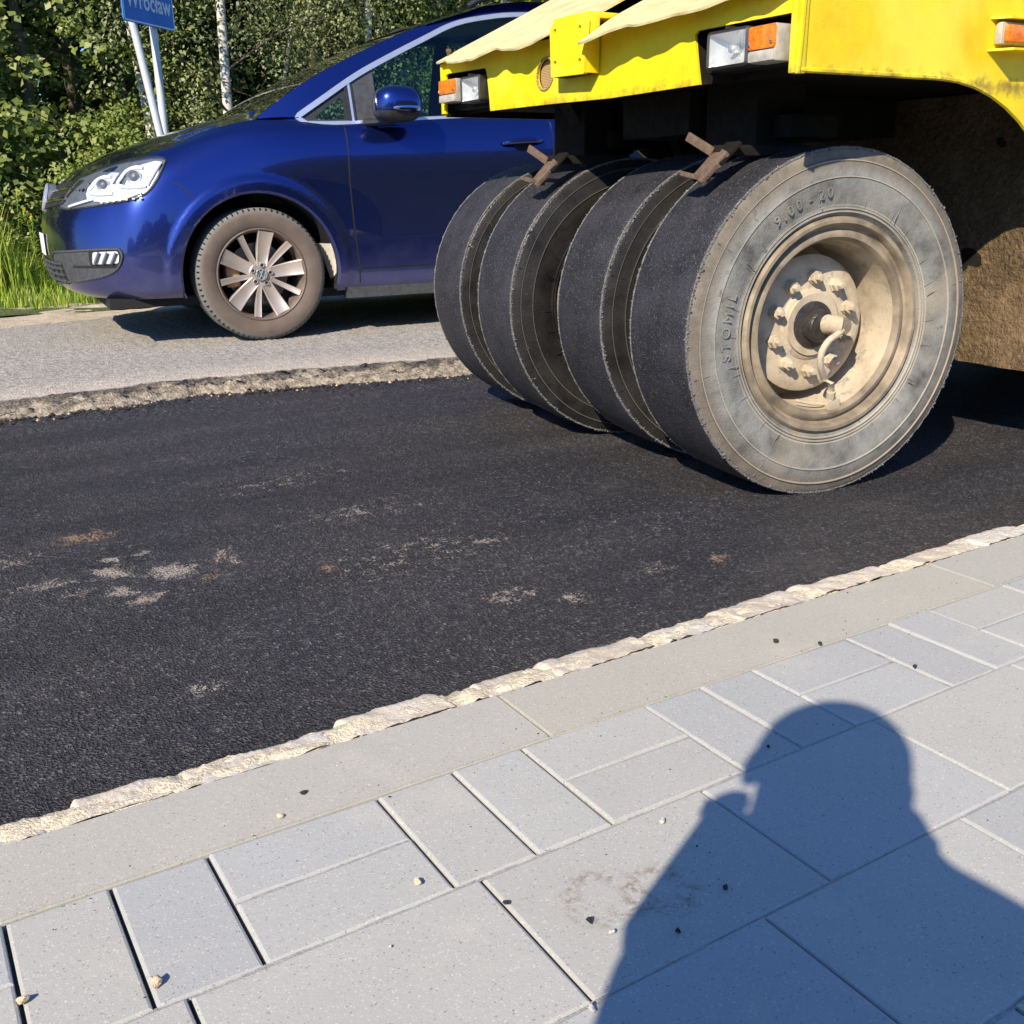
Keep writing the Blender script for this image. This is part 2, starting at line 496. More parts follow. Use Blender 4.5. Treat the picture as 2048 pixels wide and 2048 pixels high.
for k in range(13):
    s = k / 12
    n1 = fbm(XO * 24, XO * 0 + k * .9, 44) ; n2 = vnoise(XO * 60, XO * 0 + k * 1.7, 45)
    w = math.sin(math.pi * s) ** .6
    rowsY.append(yb + (yt - yb) * (s ** .9) + w * (.022 * n1 + .010 * n2))
    rowsZ.append(-.075 + .075 * (s ** .62) + w * (.013 * n1 + .007 * n2) - (.004 if k == 12 else 0) * np.abs(n2))
    rE.append(np.ones_like(XO)); rF.append(np.full_like(XO, 1 if k < 12 else .55)); rT.append(np.full_like(XO, s))
yf = np.interp(XO, [-40, .6, 1.2, 1.6, 3, 40], [6.7, 6.7, 6.86, 7.2, 7.25, 7.25]) + .05 * fbm(XO * 2.5, XO * 0, 47)
for s in np.concatenate([np.linspace(.004, .10, 12), np.linspace(.12, 1, 34)]):
    rowsY.append(yt + (yf - yt) * s)
    rowsZ.append(.003 * fbm(XO * 3, XO * 0 + s * 9, 48) * (1 if s < .98 else 0) + (.0012 * RNG.normal(size=XO.shape)) - (.02 if s > .995 else 0))
    rE.append(np.full_like(XO, max(0, 1 - s / .13))); rF.append(np.zeros_like(XO)); rT.append(np.zeros_like(XO))
Y = np.array(rowsY); Z = np.array(rowsZ); X = np.tile(XO, (len(rowsY), 1))
tag(grid_mesh('old_road', X, Y, Z, M['old'], attrs={'edge': np.array(rE), 'face': np.array(rF), 'top': np.array(rT)}), kind='structure')

# sandy verge behind the road
X, Y = np.meshgrid(np.concatenate([frange(-40, -3, .5), frange(-3, 6, .04), frange(6, 40, .5)]), np.linspace(6.3, 8.05, 46))
tag(grid_mesh('sandy_verge', X, Y, -.014 + .012 * fbm(X * 4, Y * 4, 51) - .01 * (Y > 7.95), M['verge']), kind='structure')
X, Y = np.meshgrid(np.concatenate([frange(-40, -3, 1), frange(-3, 9, .15), frange(9, 40, 1)]), np.linspace(7.4, 22, 80))
tag(grid_mesh('roadside_ground', X, Y, -.03 + .03 * fbm(X * .8, Y * .8, 52) + .02 * np.clip(Y - 8, 0, 99), M['ground']), kind='structure')

# pavement: grey concrete pavers in three sizes
g = .1073
mb = MB(); tints = []
def paver(x0, x1, y0, y1):
    gx, gy = .0020, .0010
    dz = random.uniform(-.0012, .0012); tl = random.uniform(-.0012, .0012)
    bm = bmesh.new(); bmesh.ops.create_cube(bm, size=1)
    for v in bm.verts:
        v.co = Vector((x0 + gx if v.co.x < 0 else x1 - gx, y0 + gy if v.co.y < 0 else y1 - gy, -.06 if v.co.z < 0 else dz + tl * (1 if v.co.x > 0 else -1)))
    bmesh.ops.bevel(bm, geom=[e for e in bm.edges if all(v.co.z > -.03 for v in e.verts)], offset=.0035, segments=2, affect='EDGES', profile=.5)
    n0 = len(mb.f); mb.bm(bm); tints.extend([random.random()] * (len(mb.f) - n0))
xA = .0058
for k in range(-8, 14):
    x = xA + k * 4 * g
    paver(x, x + g, .8406, 1.0505); paver(x + g, x + 2 * g, .8406, 1.0505)
    paver(x + 2 * g, x + 4 * g, .8406, .9486); paver(x + 2 * g, x + 4 * g, .9486, 1.0505)
for row, (y0, y1, off) in enumerate([(.6256, .8406, .143), (.413, .6256, .3603), (.200, .413, .146), (-.013, .2, .36), (-.226, -.013, .2), (-.44, -.226, .1), (-.65, -.44, .3), (-.865, -.65, .15), (-1.08, -.865, .25)]):
    for k in range(-12, 18):
        x = off + k * 3 * g
        paver(x, x + 3 * g, y0, y1)
me = bpy.data.meshes.new('pavement'); me.from_pydata(mb.v, [], mb.f)
a = me.attributes.new('tint', 'FLOAT', 'FACE'); a.data.foreach_set('value', np.array(tints, np.float32))
tag(link('pavement', me, M['paver'], smooth=False), kind='structure')
mb = MB()
mb.add([(-3.6, -1.1, -.019), (6.2, -1.1, -.019), (6.2, 1.06, -.019), (-3.6, 1.06, -.019)], [(0, 1, 2, 3)])
def joint(y, x0, x1, axis=0, depth=-.0026, w=.0032):
    n = max(8, int((x1 - x0) * 60))
    xs = np.linspace(x0, x1, n)
    zz = depth + .0012 * vnoise(xs * 40, xs * 0 + y * 7, 61)
    if axis == 0: vs = [(x, y - w, z) for x, z in zip(xs, zz)] + [(x, y + w, z) for x, z in zip(xs, zz)]
    else: vs = [(y + w, x, z) for x, z in zip(xs, zz)] + [(y - w, x, z) for x, z in zip(xs, zz)]
    mb.add(vs, [(i, i + 1, n + i + 1, n + i) for i in range(n - 1)])
for y in (.8406, .6256, .413, .2, -.013, -.226, -.44): joint(y, -3.5, 6)      # sand swept into the joints
for k in range(-8, 14):
    x = xA + k * 4 * g
    joint(.9486, x + 2 * g + .003, x + 4 * g - .003)
    for q in (0, 1, 2):                                                       # cross joints are filled from the middle of the picture on
        if x + q * g > .70: joint(x + q * g, .842, 1.05, 1, -.0040, .0029)
for y0, y1, off in ((.6276, .8386, .143), (.415, .6236, .3603), (.202, .411, .146)):
    for k in range(-12, 18):
        x = off + k * 3 * g
        if x > .95: joint(x, y0, y1, 1, -.0042, .0029)
tag(mb.build('paver_joint_sand', M['sand'], smooth=False, fix=False), kind='structure')
X, Y = np.meshgrid(np.linspace(-60, 60, 40), np.concatenate([np.linspace(-60, -1.1, 30)]))
tag(grid_mesh('grass_strip', X, Y, -.02 + .01 * fbm(X, Y, 62) * (Y < -1.3), M['ground']), kind='structure')

# concrete kerb stones, laid flush
mb = MB(); tints = []
for k in range(-6, 8):
    x = .702 + k * 1.003
    bm = bmesh.new(); bmesh.ops.create_cube(bm, size=1)
    dz = random.uniform(-.001, .001)
    for v in bm.verts:
        v.co = Vector((x + .0012 if v.co.x < 0 else x + 1.0018, 1.0515 if v.co.y < 0 else 1.199, -.2 if v.co.z < 0 else dz + .001))
    bmesh.ops.bevel(bm, geom=[e for e in bm.edges if all(v.co.z > -.1 for v in e.verts)], offset=.003, segments=2, affect='EDGES')
    n0 = len(mb.f); mb.bm(bm); tints.extend([random.random()] * (len(mb.f) - n0))
me = bpy.data.meshes.new('kerb'); me.from_pydata(mb.v, [], mb.f)
a = me.attributes.new('tint', 'FLOAT', 'FACE'); a.data.foreach_set('value', np.array(tints, np.float32))
tag(link('kerb', me, M['kerb'], smooth=False), kind='structure')

# row of split granite setts between kerb and asphalt, bedded in yellow mortar
mb = MB(); ston = []
x = -2.6
while x < 5.5:
    L = random.uniform(.15, .24) if random.random() < .7 else random.uniform(.09, .13)
    gap = random.choice([.006, .012, .045, .02])
    dy = random.uniform(-.012, .014); dz = random.uniform(-.001, .004); sd = random.randint(0, 999)
    nu, nv = 64, 26
    U, V = np.meshgrid(np.linspace(-1, 1, nu), np.linspace(0, 1, nv))
    # cross-section: flat top at the kerb, rounding down to the asphalt
    ang = np.clip((V - .45) / .55, 0, 1) * math.pi * .5
    wy = .098 + dy
    ends = np.clip((1 - np.abs(U)) / .14, 0, 1) ** .5
    yy = 1.201 + wy * np.where(V < .45, V / .45 * .5, .5 + .5 * np.sin(ang)) * (.86 + .14 * ends)
    zz = dz - .003 - .014 * V - .050 * (1 - np.cos(ang)) - .020 * (1 - ends)
    xx = x + L / 2 + U * L / 2
    nz = fbm(xx * 26 + sd, yy * 26 + zz * 20, 71)
    yy = yy + .008 * nz * V + .0010 * vnoise(xx * 150, yy * 150 + zz * 90 + sd, 74); zz = zz + .0022 * fbm(xx * 30, yy * 30 + sd, 73) + .0006 * vnoise(xx * 170 + sd, yy * 170, 75)
    idx = np.arange(nu * nv).reshape(nv, nu)
    mb.add(np.stack([xx, yy, zz], -1).reshape(-1, 3).tolist(), np.stack([idx[:-1, :-1], idx[:-1, 1:], idx[1:, 1:], idx[1:, :-1]], -1).reshape(-1, 4).tolist(), 0)
    ston += [random.random()] * ((nu - 1) * (nv - 1))
    x += L + gap
nu = 900
xs = np.linspace(-2.7, 5.6, nu); V = np.linspace(0, 1, 9)
X = np.tile(xs, (9, 1)); VV = np.tile(V[:, None], (1, nu))
Y = 1.2 + VV * .098 + .008 * fbm(X * 20, VV * 3, 77) * VV
Z = -.003 - .040 * VV ** 3 + .005 * fbm(X * 40, VV * 6, 78) + .002 * vnoise(X * 160, VV * 20, 79)
idx = np.arange(9 * nu).reshape(9, nu)
mb.add(np.stack([X, Y, Z], -1).reshape(-1, 3).tolist(), np.stack([idx[:-1, :-1], idx[:-1, 1:], idx[1:, 1:], idx[1:, :-1]], -1).reshape(-1, 4).tolist(), 1)
se = mb.build('stone_edging', [M['granite'], M['mortar']], smooth=R(35), fix=False)
at = se.data.attributes.new('tint', 'FLOAT', 'FACE'); at.data.foreach_set('value', np.array(ston + [0.] * (len(mb.f) - len(ston)), np.float32))
tag(se, kind='structure')
# ------------------------------------------------------------------ car materials
def glass(name, tint, refl=1.0, alpha=.75, rough=.02):
    t = NT(name)
    tr = t.n('ShaderNodeBsdfTransparent', _Color=tuple(tint) + (1,))
    gl = t.n('ShaderNodeBsdfGlossy', _Color=(refl, refl, refl, 1), _Roughness=rough)
    fc = t.n('ShaderNodeLayerWeight', _Blend=.5).outputs['Facing']
    fr = t.math('ADD', .045, t.math('MULTIPLY', .95, t.math('POWER', fc, 5)))
    mx = t.n('ShaderNodeMixShader')
    t.l(fr, mx.inputs[0]); t.l(tr.outputs[0], mx.inputs[1]); t.l(gl.outputs[0], mx.inputs[2])
    t.l(mx.outputs[0], t.out.inputs[0])
    return t.m
def paint():
    t = NT('blue_metallic_paint')
    fl = t.n('ShaderNodeTexVoronoi', feature='F1', _Scale=2600, _Vector=t.co())
    lw = t.n('ShaderNodeLayerWeight', _Blend=.35).outputs['Facing']
    c = t.mix(lw, (.004, .029, .25), (.002, .005, .05))
    # splashes of dried dirt, mostly low on the body
    z = t.n('ShaderNodeSeparateXYZ', _Vector=t.co()).outputs[2]
    low = t.ramp(t.math('ADD', z, t.math('MULTIPLY', t.noise(9, 5), .25)), [(.32, .34), (.60, .10), (.95, .045)])
    sp = t.ramp(t.noise(210, 2), [(.69, 0), (.74, .55)])
    sp = t.math('MULTIPLY', sp, t.ramp(z, [(.25, 1), (.85, .15)]))
    d = t.math('MAXIMUM', low, sp)
    c = t.mix(d, c, (.28, .25, .22))
    nv = t.n('ShaderNodeSeparateColor', _Color=fl.outputs['Color']).outputs[0]
    r = t.math('ADD', t.math('MULTIPLY', nv, .08), .19)
    return t.set(Base_Color=c, Metallic=t.math('SUBTRACT', .93, t.math('MULTIPLY', d, .9)), Roughness=r, Coat_Weight=t.math('SUBTRACT', 1, t.math('MULTIPLY', d, 1.5), clamp=True), Coat_Roughness=.025, Coat_IOR=1.55)
M['paint'] = paint()
M['chrome'] = simple('chrome', (.72, .74, .77), .12, 1, .06, 20)
M['satin'] = simple('satin_chrome', (.78, .82, .86), .25, .75, .05, 12)
M['blackplastic'] = simple('black_plastic', (.022, .023, .026), .5, 0, .3, 60, bump=.15, bsc=900)
M['greyplastic'] = simple('grey_plastic', (.05, .054, .06), .6, 0, .3, 40, bump=.2, bsc=700)
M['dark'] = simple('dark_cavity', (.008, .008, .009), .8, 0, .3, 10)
M['glass'] = glass('tinted_glass', (.52, .72, .74))
M['clear'] = glass('clear_lens', (.95, .96, .98), refl=.75)
M['interior'] = simple('dark_trim', (.03, .032, .036), .8, 0, .3, 20)
M['seat'] = simple('seat_cloth', (.05, .052, .058), .9, 0, .3, 60, bump=.3, bsc=500)
M['pale_trim'] = simple('pale_headliner', (.36, .36, .34), .9, 0, .12, 20)
t = NT('dusty_car_tyre')
rad = t.n('ShaderNodeVectorMath', operation='LENGTH', _0=t.n('ShaderNodeVectorMath', operation='MULTIPLY', _0=t.co(), _1=(1, 0, 1)).outputs[0]).outputs['Value']
c = t.mix(t.ramp(t.noise(12, 4), [(.3, 0), (.7, 1)]), (.115, .088, .074), (.155, .125, .108))
c = t.mix(t.ramp(rad, [(.293, 0), (.318, 1)]), c, t.mix(t.noise(60, 3), (.13, .13, .125), (.20, .20, .19)))
wv = t.ramp(t.math('FRACT', t.math('MULTIPLY', rad, 52)), [(.0, 0), (.5, 1), (1, 0)])
M['cartyre'] = t.set(Base_Color=c, Roughness=.9, Specular_IOR_Level=.25, Normal=t.bump(t.math('ADD', t.math('MULTIPLY', wv, .15), t.noise(140, 2)), .25, .003))
M['alloy'] = simple('dusty_alloy', (.56, .49, .44), .38, .55, .10, 9)
M['alloydark'] = simple('alloy_recess', (.16, .125, .105), .6, .3, .3, 14)
M['disc'] = simple('brake_disc', (.22, .21, .20), .45, .8, .3, 40)
M['caliper'] = simple('rusty_hub', (.33, .19, .11), .8, .1, .35, 30)
M['white'] = simple('white_plate', (.72, .73, .72), .5, 0, .05, 10)
M['flap'] = simple('dusty_liner', (.50, .46, .38), .95, 0, .22, 25, bump=.3, bsc=90)

# ------------------------------------------------------------------ car body: nested 3D contour lines, lofted
YC = 6.105
cols = [  # ring rows from the underside up: x, half width, height for 14 columns from nose round the side to the tail
 [(.92,0,.235),(.93,.35,.235),(.985,.62,.235),(1.10,.79,.235),(1.27,.875,.235),(1.71,.895,.235),(2.2,.895,.225),(2.8,.895,.22),(3.38,.895,.22),(4.0,.895,.22),(4.63,.895,.235),(5.35,.84,.30),(5.60,.55,.32),(5.62,0,.32)],
 [(.845,0,.285),(.86,.35,.285),(.925,.63,.285),(1.065,.82,.285),(1.255,.915,.285),(1.71,.932,.285),(2.2,.925,.275),(2.8,.925,.275),(3.38,.925,.275),(4.0,.925,.275),(4.63,.93,.29),(5.40,.87,.36),(5.66,.58,.38),(5.69,0,.38)],
 [(.815,0,.43),(.833,.35,.43),(.90,.64,.43),(1.045,.838,.43),(1.24,.935,.43),(1.71,.948,.43),(2.2,.940,.43),(2.8,.940,.43),(3.38,.940,.43),(4.0,.940,.43),(4.63,.945,.45),(5.42,.89,.52),(5.67,.6,.54),(5.70,0,.54)],
 [(.823,0,.60),(.843,.35,.60),(.915,.63,.61),(1.06,.82,.63),(1.245,.93,.65),(1.71,.955,.66),(2.2,.950,.66),(2.8,.952,.66),(3.38,.952,.66),(4.0,.950,.67),(4.63,.95,.69),(5.42,.89,.74),(5.65,.6,.75),(5.68,0,.75)],
 [(.865,0,.715),(.886,.34,.715),(.96,.60,.73),(1.09,.775,.765),(1.265,.895,.81),(1.71,.944,.87),(2.2,.944,.89),(2.8,.946,.90),(3.38,.946,.91),(4.0,.944,.93),(4.63,.93,.95),(5.40,.85,.95),(5.61,.58,.95),(5.64,0,.95)],
 [(.93,0,.79),(.952,.33,.795),(1.03,.57,.815),(1.14,.715,.855),(1.30,.825,.912),(1.71,.902,1.00),(2.2,.906,1.012),(2.8,.908,1.035),(3.38,.908,1.06),(4.0,.905,1.09),(4.63,.885,1.115),(5.37,.80,1.1),(5.57,.54,1.1),(5.60,0,1.1)],
 [(.975,0,.83),(.997,.31,.835),(1.07,.53,.856),(1.175,.66,.895),(1.335,.755,.952),(1.73,.835,1.066),(2.2,.862,1.055),(2.8,.865,1.088),(3.38,.865,1.114),(4.0,.86,1.142),(4.63,.84,1.17),(5.3,.75,1.2),(5.5,.5,1.2),(5.53,0,1.2)],
]
cols = [[((1.27 - (1.27 - x) * 1.115) if x < 1.27 else x, d, z) for x, d, z in row] for row in cols]     # longer nose
WX, WZ, WR = 1.712, .332, .405          # front wheel centre, wheel arch radius
RX = WX + 2.919
def body_side(side):
    """side wrap grid; side -1 = towards the camera"""
    rings = []
    for row in cols:
        rings.append(cspline(row, 26))
    rings = np.array(rings)                               # [7, T, 3]
    vert = []
    for tcol in range(rings.shape[1]):
        vert.append(cspline([tuple(p) for p in rings[:, tcol]], 14))
    G = np.array(vert)                                    # [T, K, 3]
    for cx in (WX, RX):                                   # flared lip around the arches
        rr = np.hypot(G[..., 0] - cx, G[..., 2] - WZ)
        k = np.clip((.478 - rr) / .022, 0, 1); k = k * k * (3 - 2 * k)
        k *= np.clip((G[..., 2] - .24) / .06, 0, 1)
        G[..., 1] += .013 * k
    return G
G = body_side(-1)
T_, K_ = G.shape[:2]
def wrap_mesh(sgn, cut=True):
    co = G.reshape(-1, 3).copy()
    co[:, 1] = YC + sgn * co[:, 1]
    idx = np.arange(T_ * K_).reshape(T_, K_)
    q = np.stack([idx[:-1, :-1], idx[1:, :-1], idx[1:, 1:], idx[:-1, 1:]], -1).reshape(-1, 4)
    if sgn > 0: q = q[:, ::-1]
    if cut:
        c = co[q].mean(1)
        keep = np.ones(len(q), bool)
        for cx in (WX, RX):
            keep &= np.hypot(c[:, 0] - cx, c[:, 2] - WZ) > WR
        inner = np.unique(q[~keep]); outer = np.unique(q[keep])
        for i in np.intersect1d(inner, outer):           # snap the cut edge on to the circle
            cx = WX if abs(co[i, 0] - WX) < 1 else RX
            d = np.array([co[i, 0] - cx, co[i, 2] - WZ]); L = np.hypot(*d)
            if L > 0: co[i, 0], co[i, 2] = cx + d[0] / L * WR, WZ + d[1] / L * WR
        q = q[keep]
    return co, q
CAR = empty('car', (WX + 1.4, YC, 0))
tag(CAR, 'dark blue metallic people carrier with chrome window trim, driving past on the old road', 'car')
co, q = wrap_mesh(-1, False)
bvh = BVHTree.FromPolygons([Vector(v) for v in co], [tuple(f) for f in q])
def conform(dirv, off=0.0):
    """map (u, z) on to the car's skin, looking along dirv"""
    d = Vector((dirv[0], dirv[1], 0)).normalized()
    e = Vector((d.y, -d.x, 0))
    o0 = Vector((1.7, YC, 0)); 
    def f(u, z, o):
        base = o0 + e * u + Vector((0, 0, z))
        hit, nor, _, _ = bvh.ray_cast(base - d * 4, d)
        if hit is None:
            hit, nor, _, _ = bvh.find_nearest(base - d * 1.0)
        if nor.dot(d) > 0: nor = -nor
        return hit + nor * (o + off)
    return f
def side_map(off=0.0):
    f = conform((0, 1), off)
    return lambda x, z, o: f(x - 1.7, z, o)

body = MB()
for sg in (-1, 1):
    co, q = wrap_mesh(sg)
    body.add(co.tolist(), q.tolist(), 0)
# hood: transverse arcs between the two hood edges
edge = cspline(cols[6][:6] + [(1.98, .85, 1.085)], 20)
NT_ = len(edge); NW = 41
vs = []
for i, (x, d, z) in enumerate(edge):
    tt = i / (NT_ - 1)
    crown = .052 * min(1, tt * 2.2)
    for k in range(NW):
        s = -1 + 2 * k / (NW - 1)
        pl = .012 * math.exp(-((abs(s) - .62) / .10) ** 2) * min(1, tt * 1.5)    # hood crease
        vs.append((x - .0 * (1 - s * s), YC + d * s, z + crown * (1 - abs(s) ** 2.2) + pl))
body.add(vs, [(i * NW + k, i * NW + k + 1, (i + 1) * NW + k + 1, (i + 1) * NW + k) for i in range(NT_ - 1) for k in range(NW - 1)], 0)
# roof edge line (x, half width, z) from the foot of the A-pillar to the tail
redge = cspline([(1.78, .80, 1.085), (1.93, .775, 1.187), (2.11, .75, 1.293), (2.345, .725, 1.405), (2.56, .705, 1.498), (2.76, .69, 1.568), (3.0, .675, 1.643), (3.2, .665, 1.697), (3.7, .655, 1.735), (4.3, .645, 1.74), (4.9, .63, 1.71), (5.34, .60, 1.655)], 8)
ROOF0 = 2.76
def arc_patch(mb, line, bow, crown, mi, n=31):
    vs = []
    for (x, d, z), b, c in zip(line, bow, crown):
        for k in range(n):
            s = -1 + 2 * k / (n - 1)
            vs.append((x - b * (1 - s * s), YC + d * s, z + c * (1 - s * s)))
    mb.add(vs, [(i * n + k, i * n + k + 1, (i + 1) * n + k + 1, (i + 1) * n + k) for i in range(len(line) - 1) for k in range(n - 1)], mi)
roof = [p for p in redge if p[0] >= ROOF0 - .01]
arc_patch(body, roof, [.05 * max(0, 1 - (p[0] - ROOF0) / .5) for p in roof], [.012 + .02 * min(1, max(0, p[0] - ROOF0) / .8) for p in roof], 0)
# tail: from the roof down to the belt
tail = [(5.34, .60, 1.655), (5.40, .64, 1.55), (5.46, .70, 1.38), (5.50, .72, 1.2), (5.58, .78, 1.1)]
arc_patch(body, tail, [-.06] * 5, [0] * 5, 0)
# greenhouse side
def dgh(x, z):
    u = z - 1.06
    d = .858 - .27 * u - .06 * (u / .6) ** 2
    if x < 2.2: d -= .045 * ((2.2 - x) / .42) ** 2
    if x > 4.6: d -= .13 * ((x - 4.6) / .9) ** 2
    return d
def gh(sg, off=0.0):
    return lambda x, z, o: Vector((x, YC + sg * (dgh(x, z) + off + o), z))
belt = [(1.80, 1.07), (2.2, 1.043), (2.8, 1.075), (3.38, 1.10), (4.0, 1.13), (4.63, 1.16), (5.3, 1.18)]
roofl = [(x, z) for x, d, z in redge]
band_up = [(1.972, 1.085), (2.09, 1.158), (2.32, 1.296), (2.53, 1.400), (2.725, 1.490), (2.92, 1.576), (3.115, 1.622), (3.36, 1.652), (3.9, 1.672), (4.5, 1.662), (5.0, 1.615), (5.2, 1.50), (5.26, 1.30)]
band_lo = [(5.2, 1.205), (4.63, 1.172), (4.0, 1.146), (3.45, 1.122), (2.8, 1.09), (2.26, 1.058), (2.02, 1.054)]
band = [p for p in cspline(band_up, 5)] + [p for p in cspline(band_lo, 4)]
outer = [p for p in cspline(roofl, 1)] + [p for p in cspline(belt, 4)][::-1]
for sg in (-1, 1):
    sheet(body, outer, gh(sg), [band], sp=.06, edge_sp=.04, thick=.02)
# lips round the wheel arches, inner wheel wells, floor and sills
for sg in (-1, 1):
    for cx in (WX, RX):
        pr = []
        vs, n = [], 48
        for k in range(n + 1):
            a = R(-14) + R(208) * k / n
            x, z = cx + WR * math.cos(a), WZ + WR * math.sin(a)
            h, nor, _, _ = bvh.ray_cast(Vector((x + .004 * math.cos(a), 0, z + .004 * math.sin(a))), Vector((0, 1, 0)))
            y = (h.y if h else YC - .94)
            yy = YC + sg * (YC - y)
            vs += [(x, yy, z), (x - .012 * math.cos(a), yy - sg * .012, z - .012 * math.sin(a)), (x - .012 * math.cos(a), YC + sg * .60, z - .012 * math.sin(a))]
        b = 3
        body.add(vs, [(i * b, i * b + 1, i * b + b + 1, i * b + b) for i in range(n)], 0)
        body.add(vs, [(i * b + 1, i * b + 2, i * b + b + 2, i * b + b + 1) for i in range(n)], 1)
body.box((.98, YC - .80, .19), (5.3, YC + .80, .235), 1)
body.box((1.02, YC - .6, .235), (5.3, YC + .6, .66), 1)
body.box((2.16, YC - .91, .185), (4.2, YC - .84, .262), 2); body.box((2.16, YC + .84, .185), (4.2, YC + .91, .262), 2)
body.box((1.0, YC - .70, .195), (1.29, YC + .70, .24), 2)
# dark panel gaps (thin recessed lines)
def gap(pts, w=.0035, mp=None, off=.0008):
    mp = mp or side_map()
    P = dense(pts, .02, closed=False)
    vs = []
    for i, p in enumerate(P):
        a, b = P[max(i - 1, 0)], P[min(i + 1, len(P) - 1)]
        t = Vector((b[0] - a[0], b[1] - a[1])).normalized(); n = Vector((-t.y, t.x)) * w
        vs += [mp(p[0] + n.x, p[1] + n.y, off), mp(p[0] - n.x, p[1] - n.y, off)]
    body.add(vs, [(2 * i, 2 * i + 1, 2 * i + 3, 2 * i + 2) for i in range(len(P) - 1)], 1)
gap([(2.203, 1.045), (2.196, .9), (2.193, .776), (2.204, .55), (2.226, .337), (2.226, .262)])
gap([(3.383, 1.08), (3.392, .98), (3.384, .8), (3.39, .5), (3.40, .27)], .003)
gap([(2.226, .335), (3.40, .335), (4.1, .35)], .003)
gap([(1.315, .775), (1.34, .772), (1.38, .745), (1.405, .70)], .0028)
gap([(4.15, .66), (4.14, .9), (4.2, 1.1)], .003)
BODY = body.build('body', [M['paint'], M['dark'], M['greyplastic']], CAR, smooth=R(40), fix=False)

# doors: skins 2 mm proud of the shell
def skin(name, poly, mat, off=.002, thick=.006, sp=.05, esp=.03, mp=None, parent=None):
    mb = MB(); sheet(mb, poly, mp or side_map(off), sp=sp, edge_sp=esp, thick=thick)
    return mb.build(name, mat, parent or CAR, smooth=R(40), fix=False)
fd = skin('front_door', rounded([(2.209, 1.041), (2.202, .9), (2.199, .776), (2.210, .55), (2.232, .341), (3.392, .341), (3.384, .5), (3.378, .8), (3.386, .98), (3.377, 1.094)], .012), M['paint'])
rd = skin('rear_door', rounded([(3.398, .98), (3.390, .8), (3.396, .5), (3.405, .345), (4.12, .358), (4.10, .5), (4.14, .66), (4.134, .9), (4.19, 1.12), (3.389, 1.094)], .012), M['paint'])

def handle(x0, z0, door):
    mb = MB(); mp = side_map()
    cup = [(x0 + .125 + .062 * math.cos(a), z0 - .004 + .034 * math.sin(a)) for a in np.linspace(0, 2 * math.pi, 25)[:-1]]
    sheet(mb, cup, side_map(.0032), sp=.02, mi=1)
    pts = [mp(x0 + .245 * t, z0 + .012 * t, .006 + .034 * max(0, math.sin(math.pi * t)) ** .45) for t in np.linspace(0, 1, 15)]
    mb.tube(pts, [.010 + .007 * max(0, math.sin(math.pi * t)) ** .5 for t in np.linspace(0, 1, 15)], 10, 0)
    return mb.build('handle', [M['paint'], M['dark']], door)
handle(3.075, .958, fd); handle(3.437, .976, rd)

# windows
def pane(name, poly, inset=-.008, mat='glass', sg=-1, thick=.004):
    mb = MB(); sheet(mb, poly, gh(sg, inset), sp=.08, edge_sp=.05)
    return mb.build(name, M[mat], CAR, fix=False)
def clip_band(x0, x1, m=.002):
    up = [p for p in cspline(band_up, 8) if x0 < p[0] < x1]
    lo = [p for p in cspline(band_lo, 8) if x0 < p[0] < x1]
    def at(L, x):
        L = sorted(L); return float(np.interp(x, [p[0] for p in L], [p[1] for p in L]))
    U, Lo = cspline(band_up, 8), cspline(band_lo, 8)
    a, b = max(x0, 1.975), min(x1, 5.25)
    return [(a, at(U, a))] + up + [(b, at(U, b)), (b, at(Lo, b))] + [p for p in lo if a < p[0] < b] + [(a, at(Lo, a))]
for sg in (-1, 1):
    q4 = [(1.985, 1.075), (2.09, 1.155), (2.245, 1.258), (2.245, 1.060), (2.03, 1.055)]
    pane('quarter_window', q4, sg=sg)
    pane('front_window', clip_band(2.275, 3.37), sg=sg)
    pane('rear_window', clip_band(3.45, 4.5), sg=sg)
    pane('cargo_window', clip_band(4.56, 5.25), sg=sg)
# pillars between the panes
def strip(name, poly, off, mat, sg):
    mb = MB(); sheet(mb, poly, gh(sg, off), sp=.05); mb.build(name, M[mat], CAR, fix=False)
for sg in (-1, 1):
    strip('pillar', clip_band(3.365, 3.455), -.002, 'blackplastic', sg); strip('pillar', clip_band(4.495, 4.565), -.002, 'blackplastic', sg)
    mb = MB(); sheet(mb, clip_band(2.238, 2.258), gh(sg, .001), sp=.05, mi=0); sheet(mb, clip_band(2.257, 2.27), gh(sg, .004), sp=.05, mi=1); sheet(mb, clip_band(2.269, 2.283), gh(sg, .001), sp=.05, mi=0)
    mb.build('window_divider', [M['blackplastic'], M['satin']], CAR, fix=False)
    strip('mirror_panel', [(2.282, 1.062), (2.282, 1.278), (2.335, 1.315), (2.405, 1.340), (2.405, 1.24), (2.40, 1.068)], -.004, 'greyplastic', sg)
    mb = MB()
    sheet(mb, rounded(q4, .02), gh(sg, -.006), [rounded([(2.065, 1.083), (2.11, 1.118), (2.222, 1.192), (2.222, 1.078), (2.08, 1.073)], .02)], sp=.05, edge_sp=.02)
    mb.build('window_rim', M['blackplastic'], CAR, fix=False)
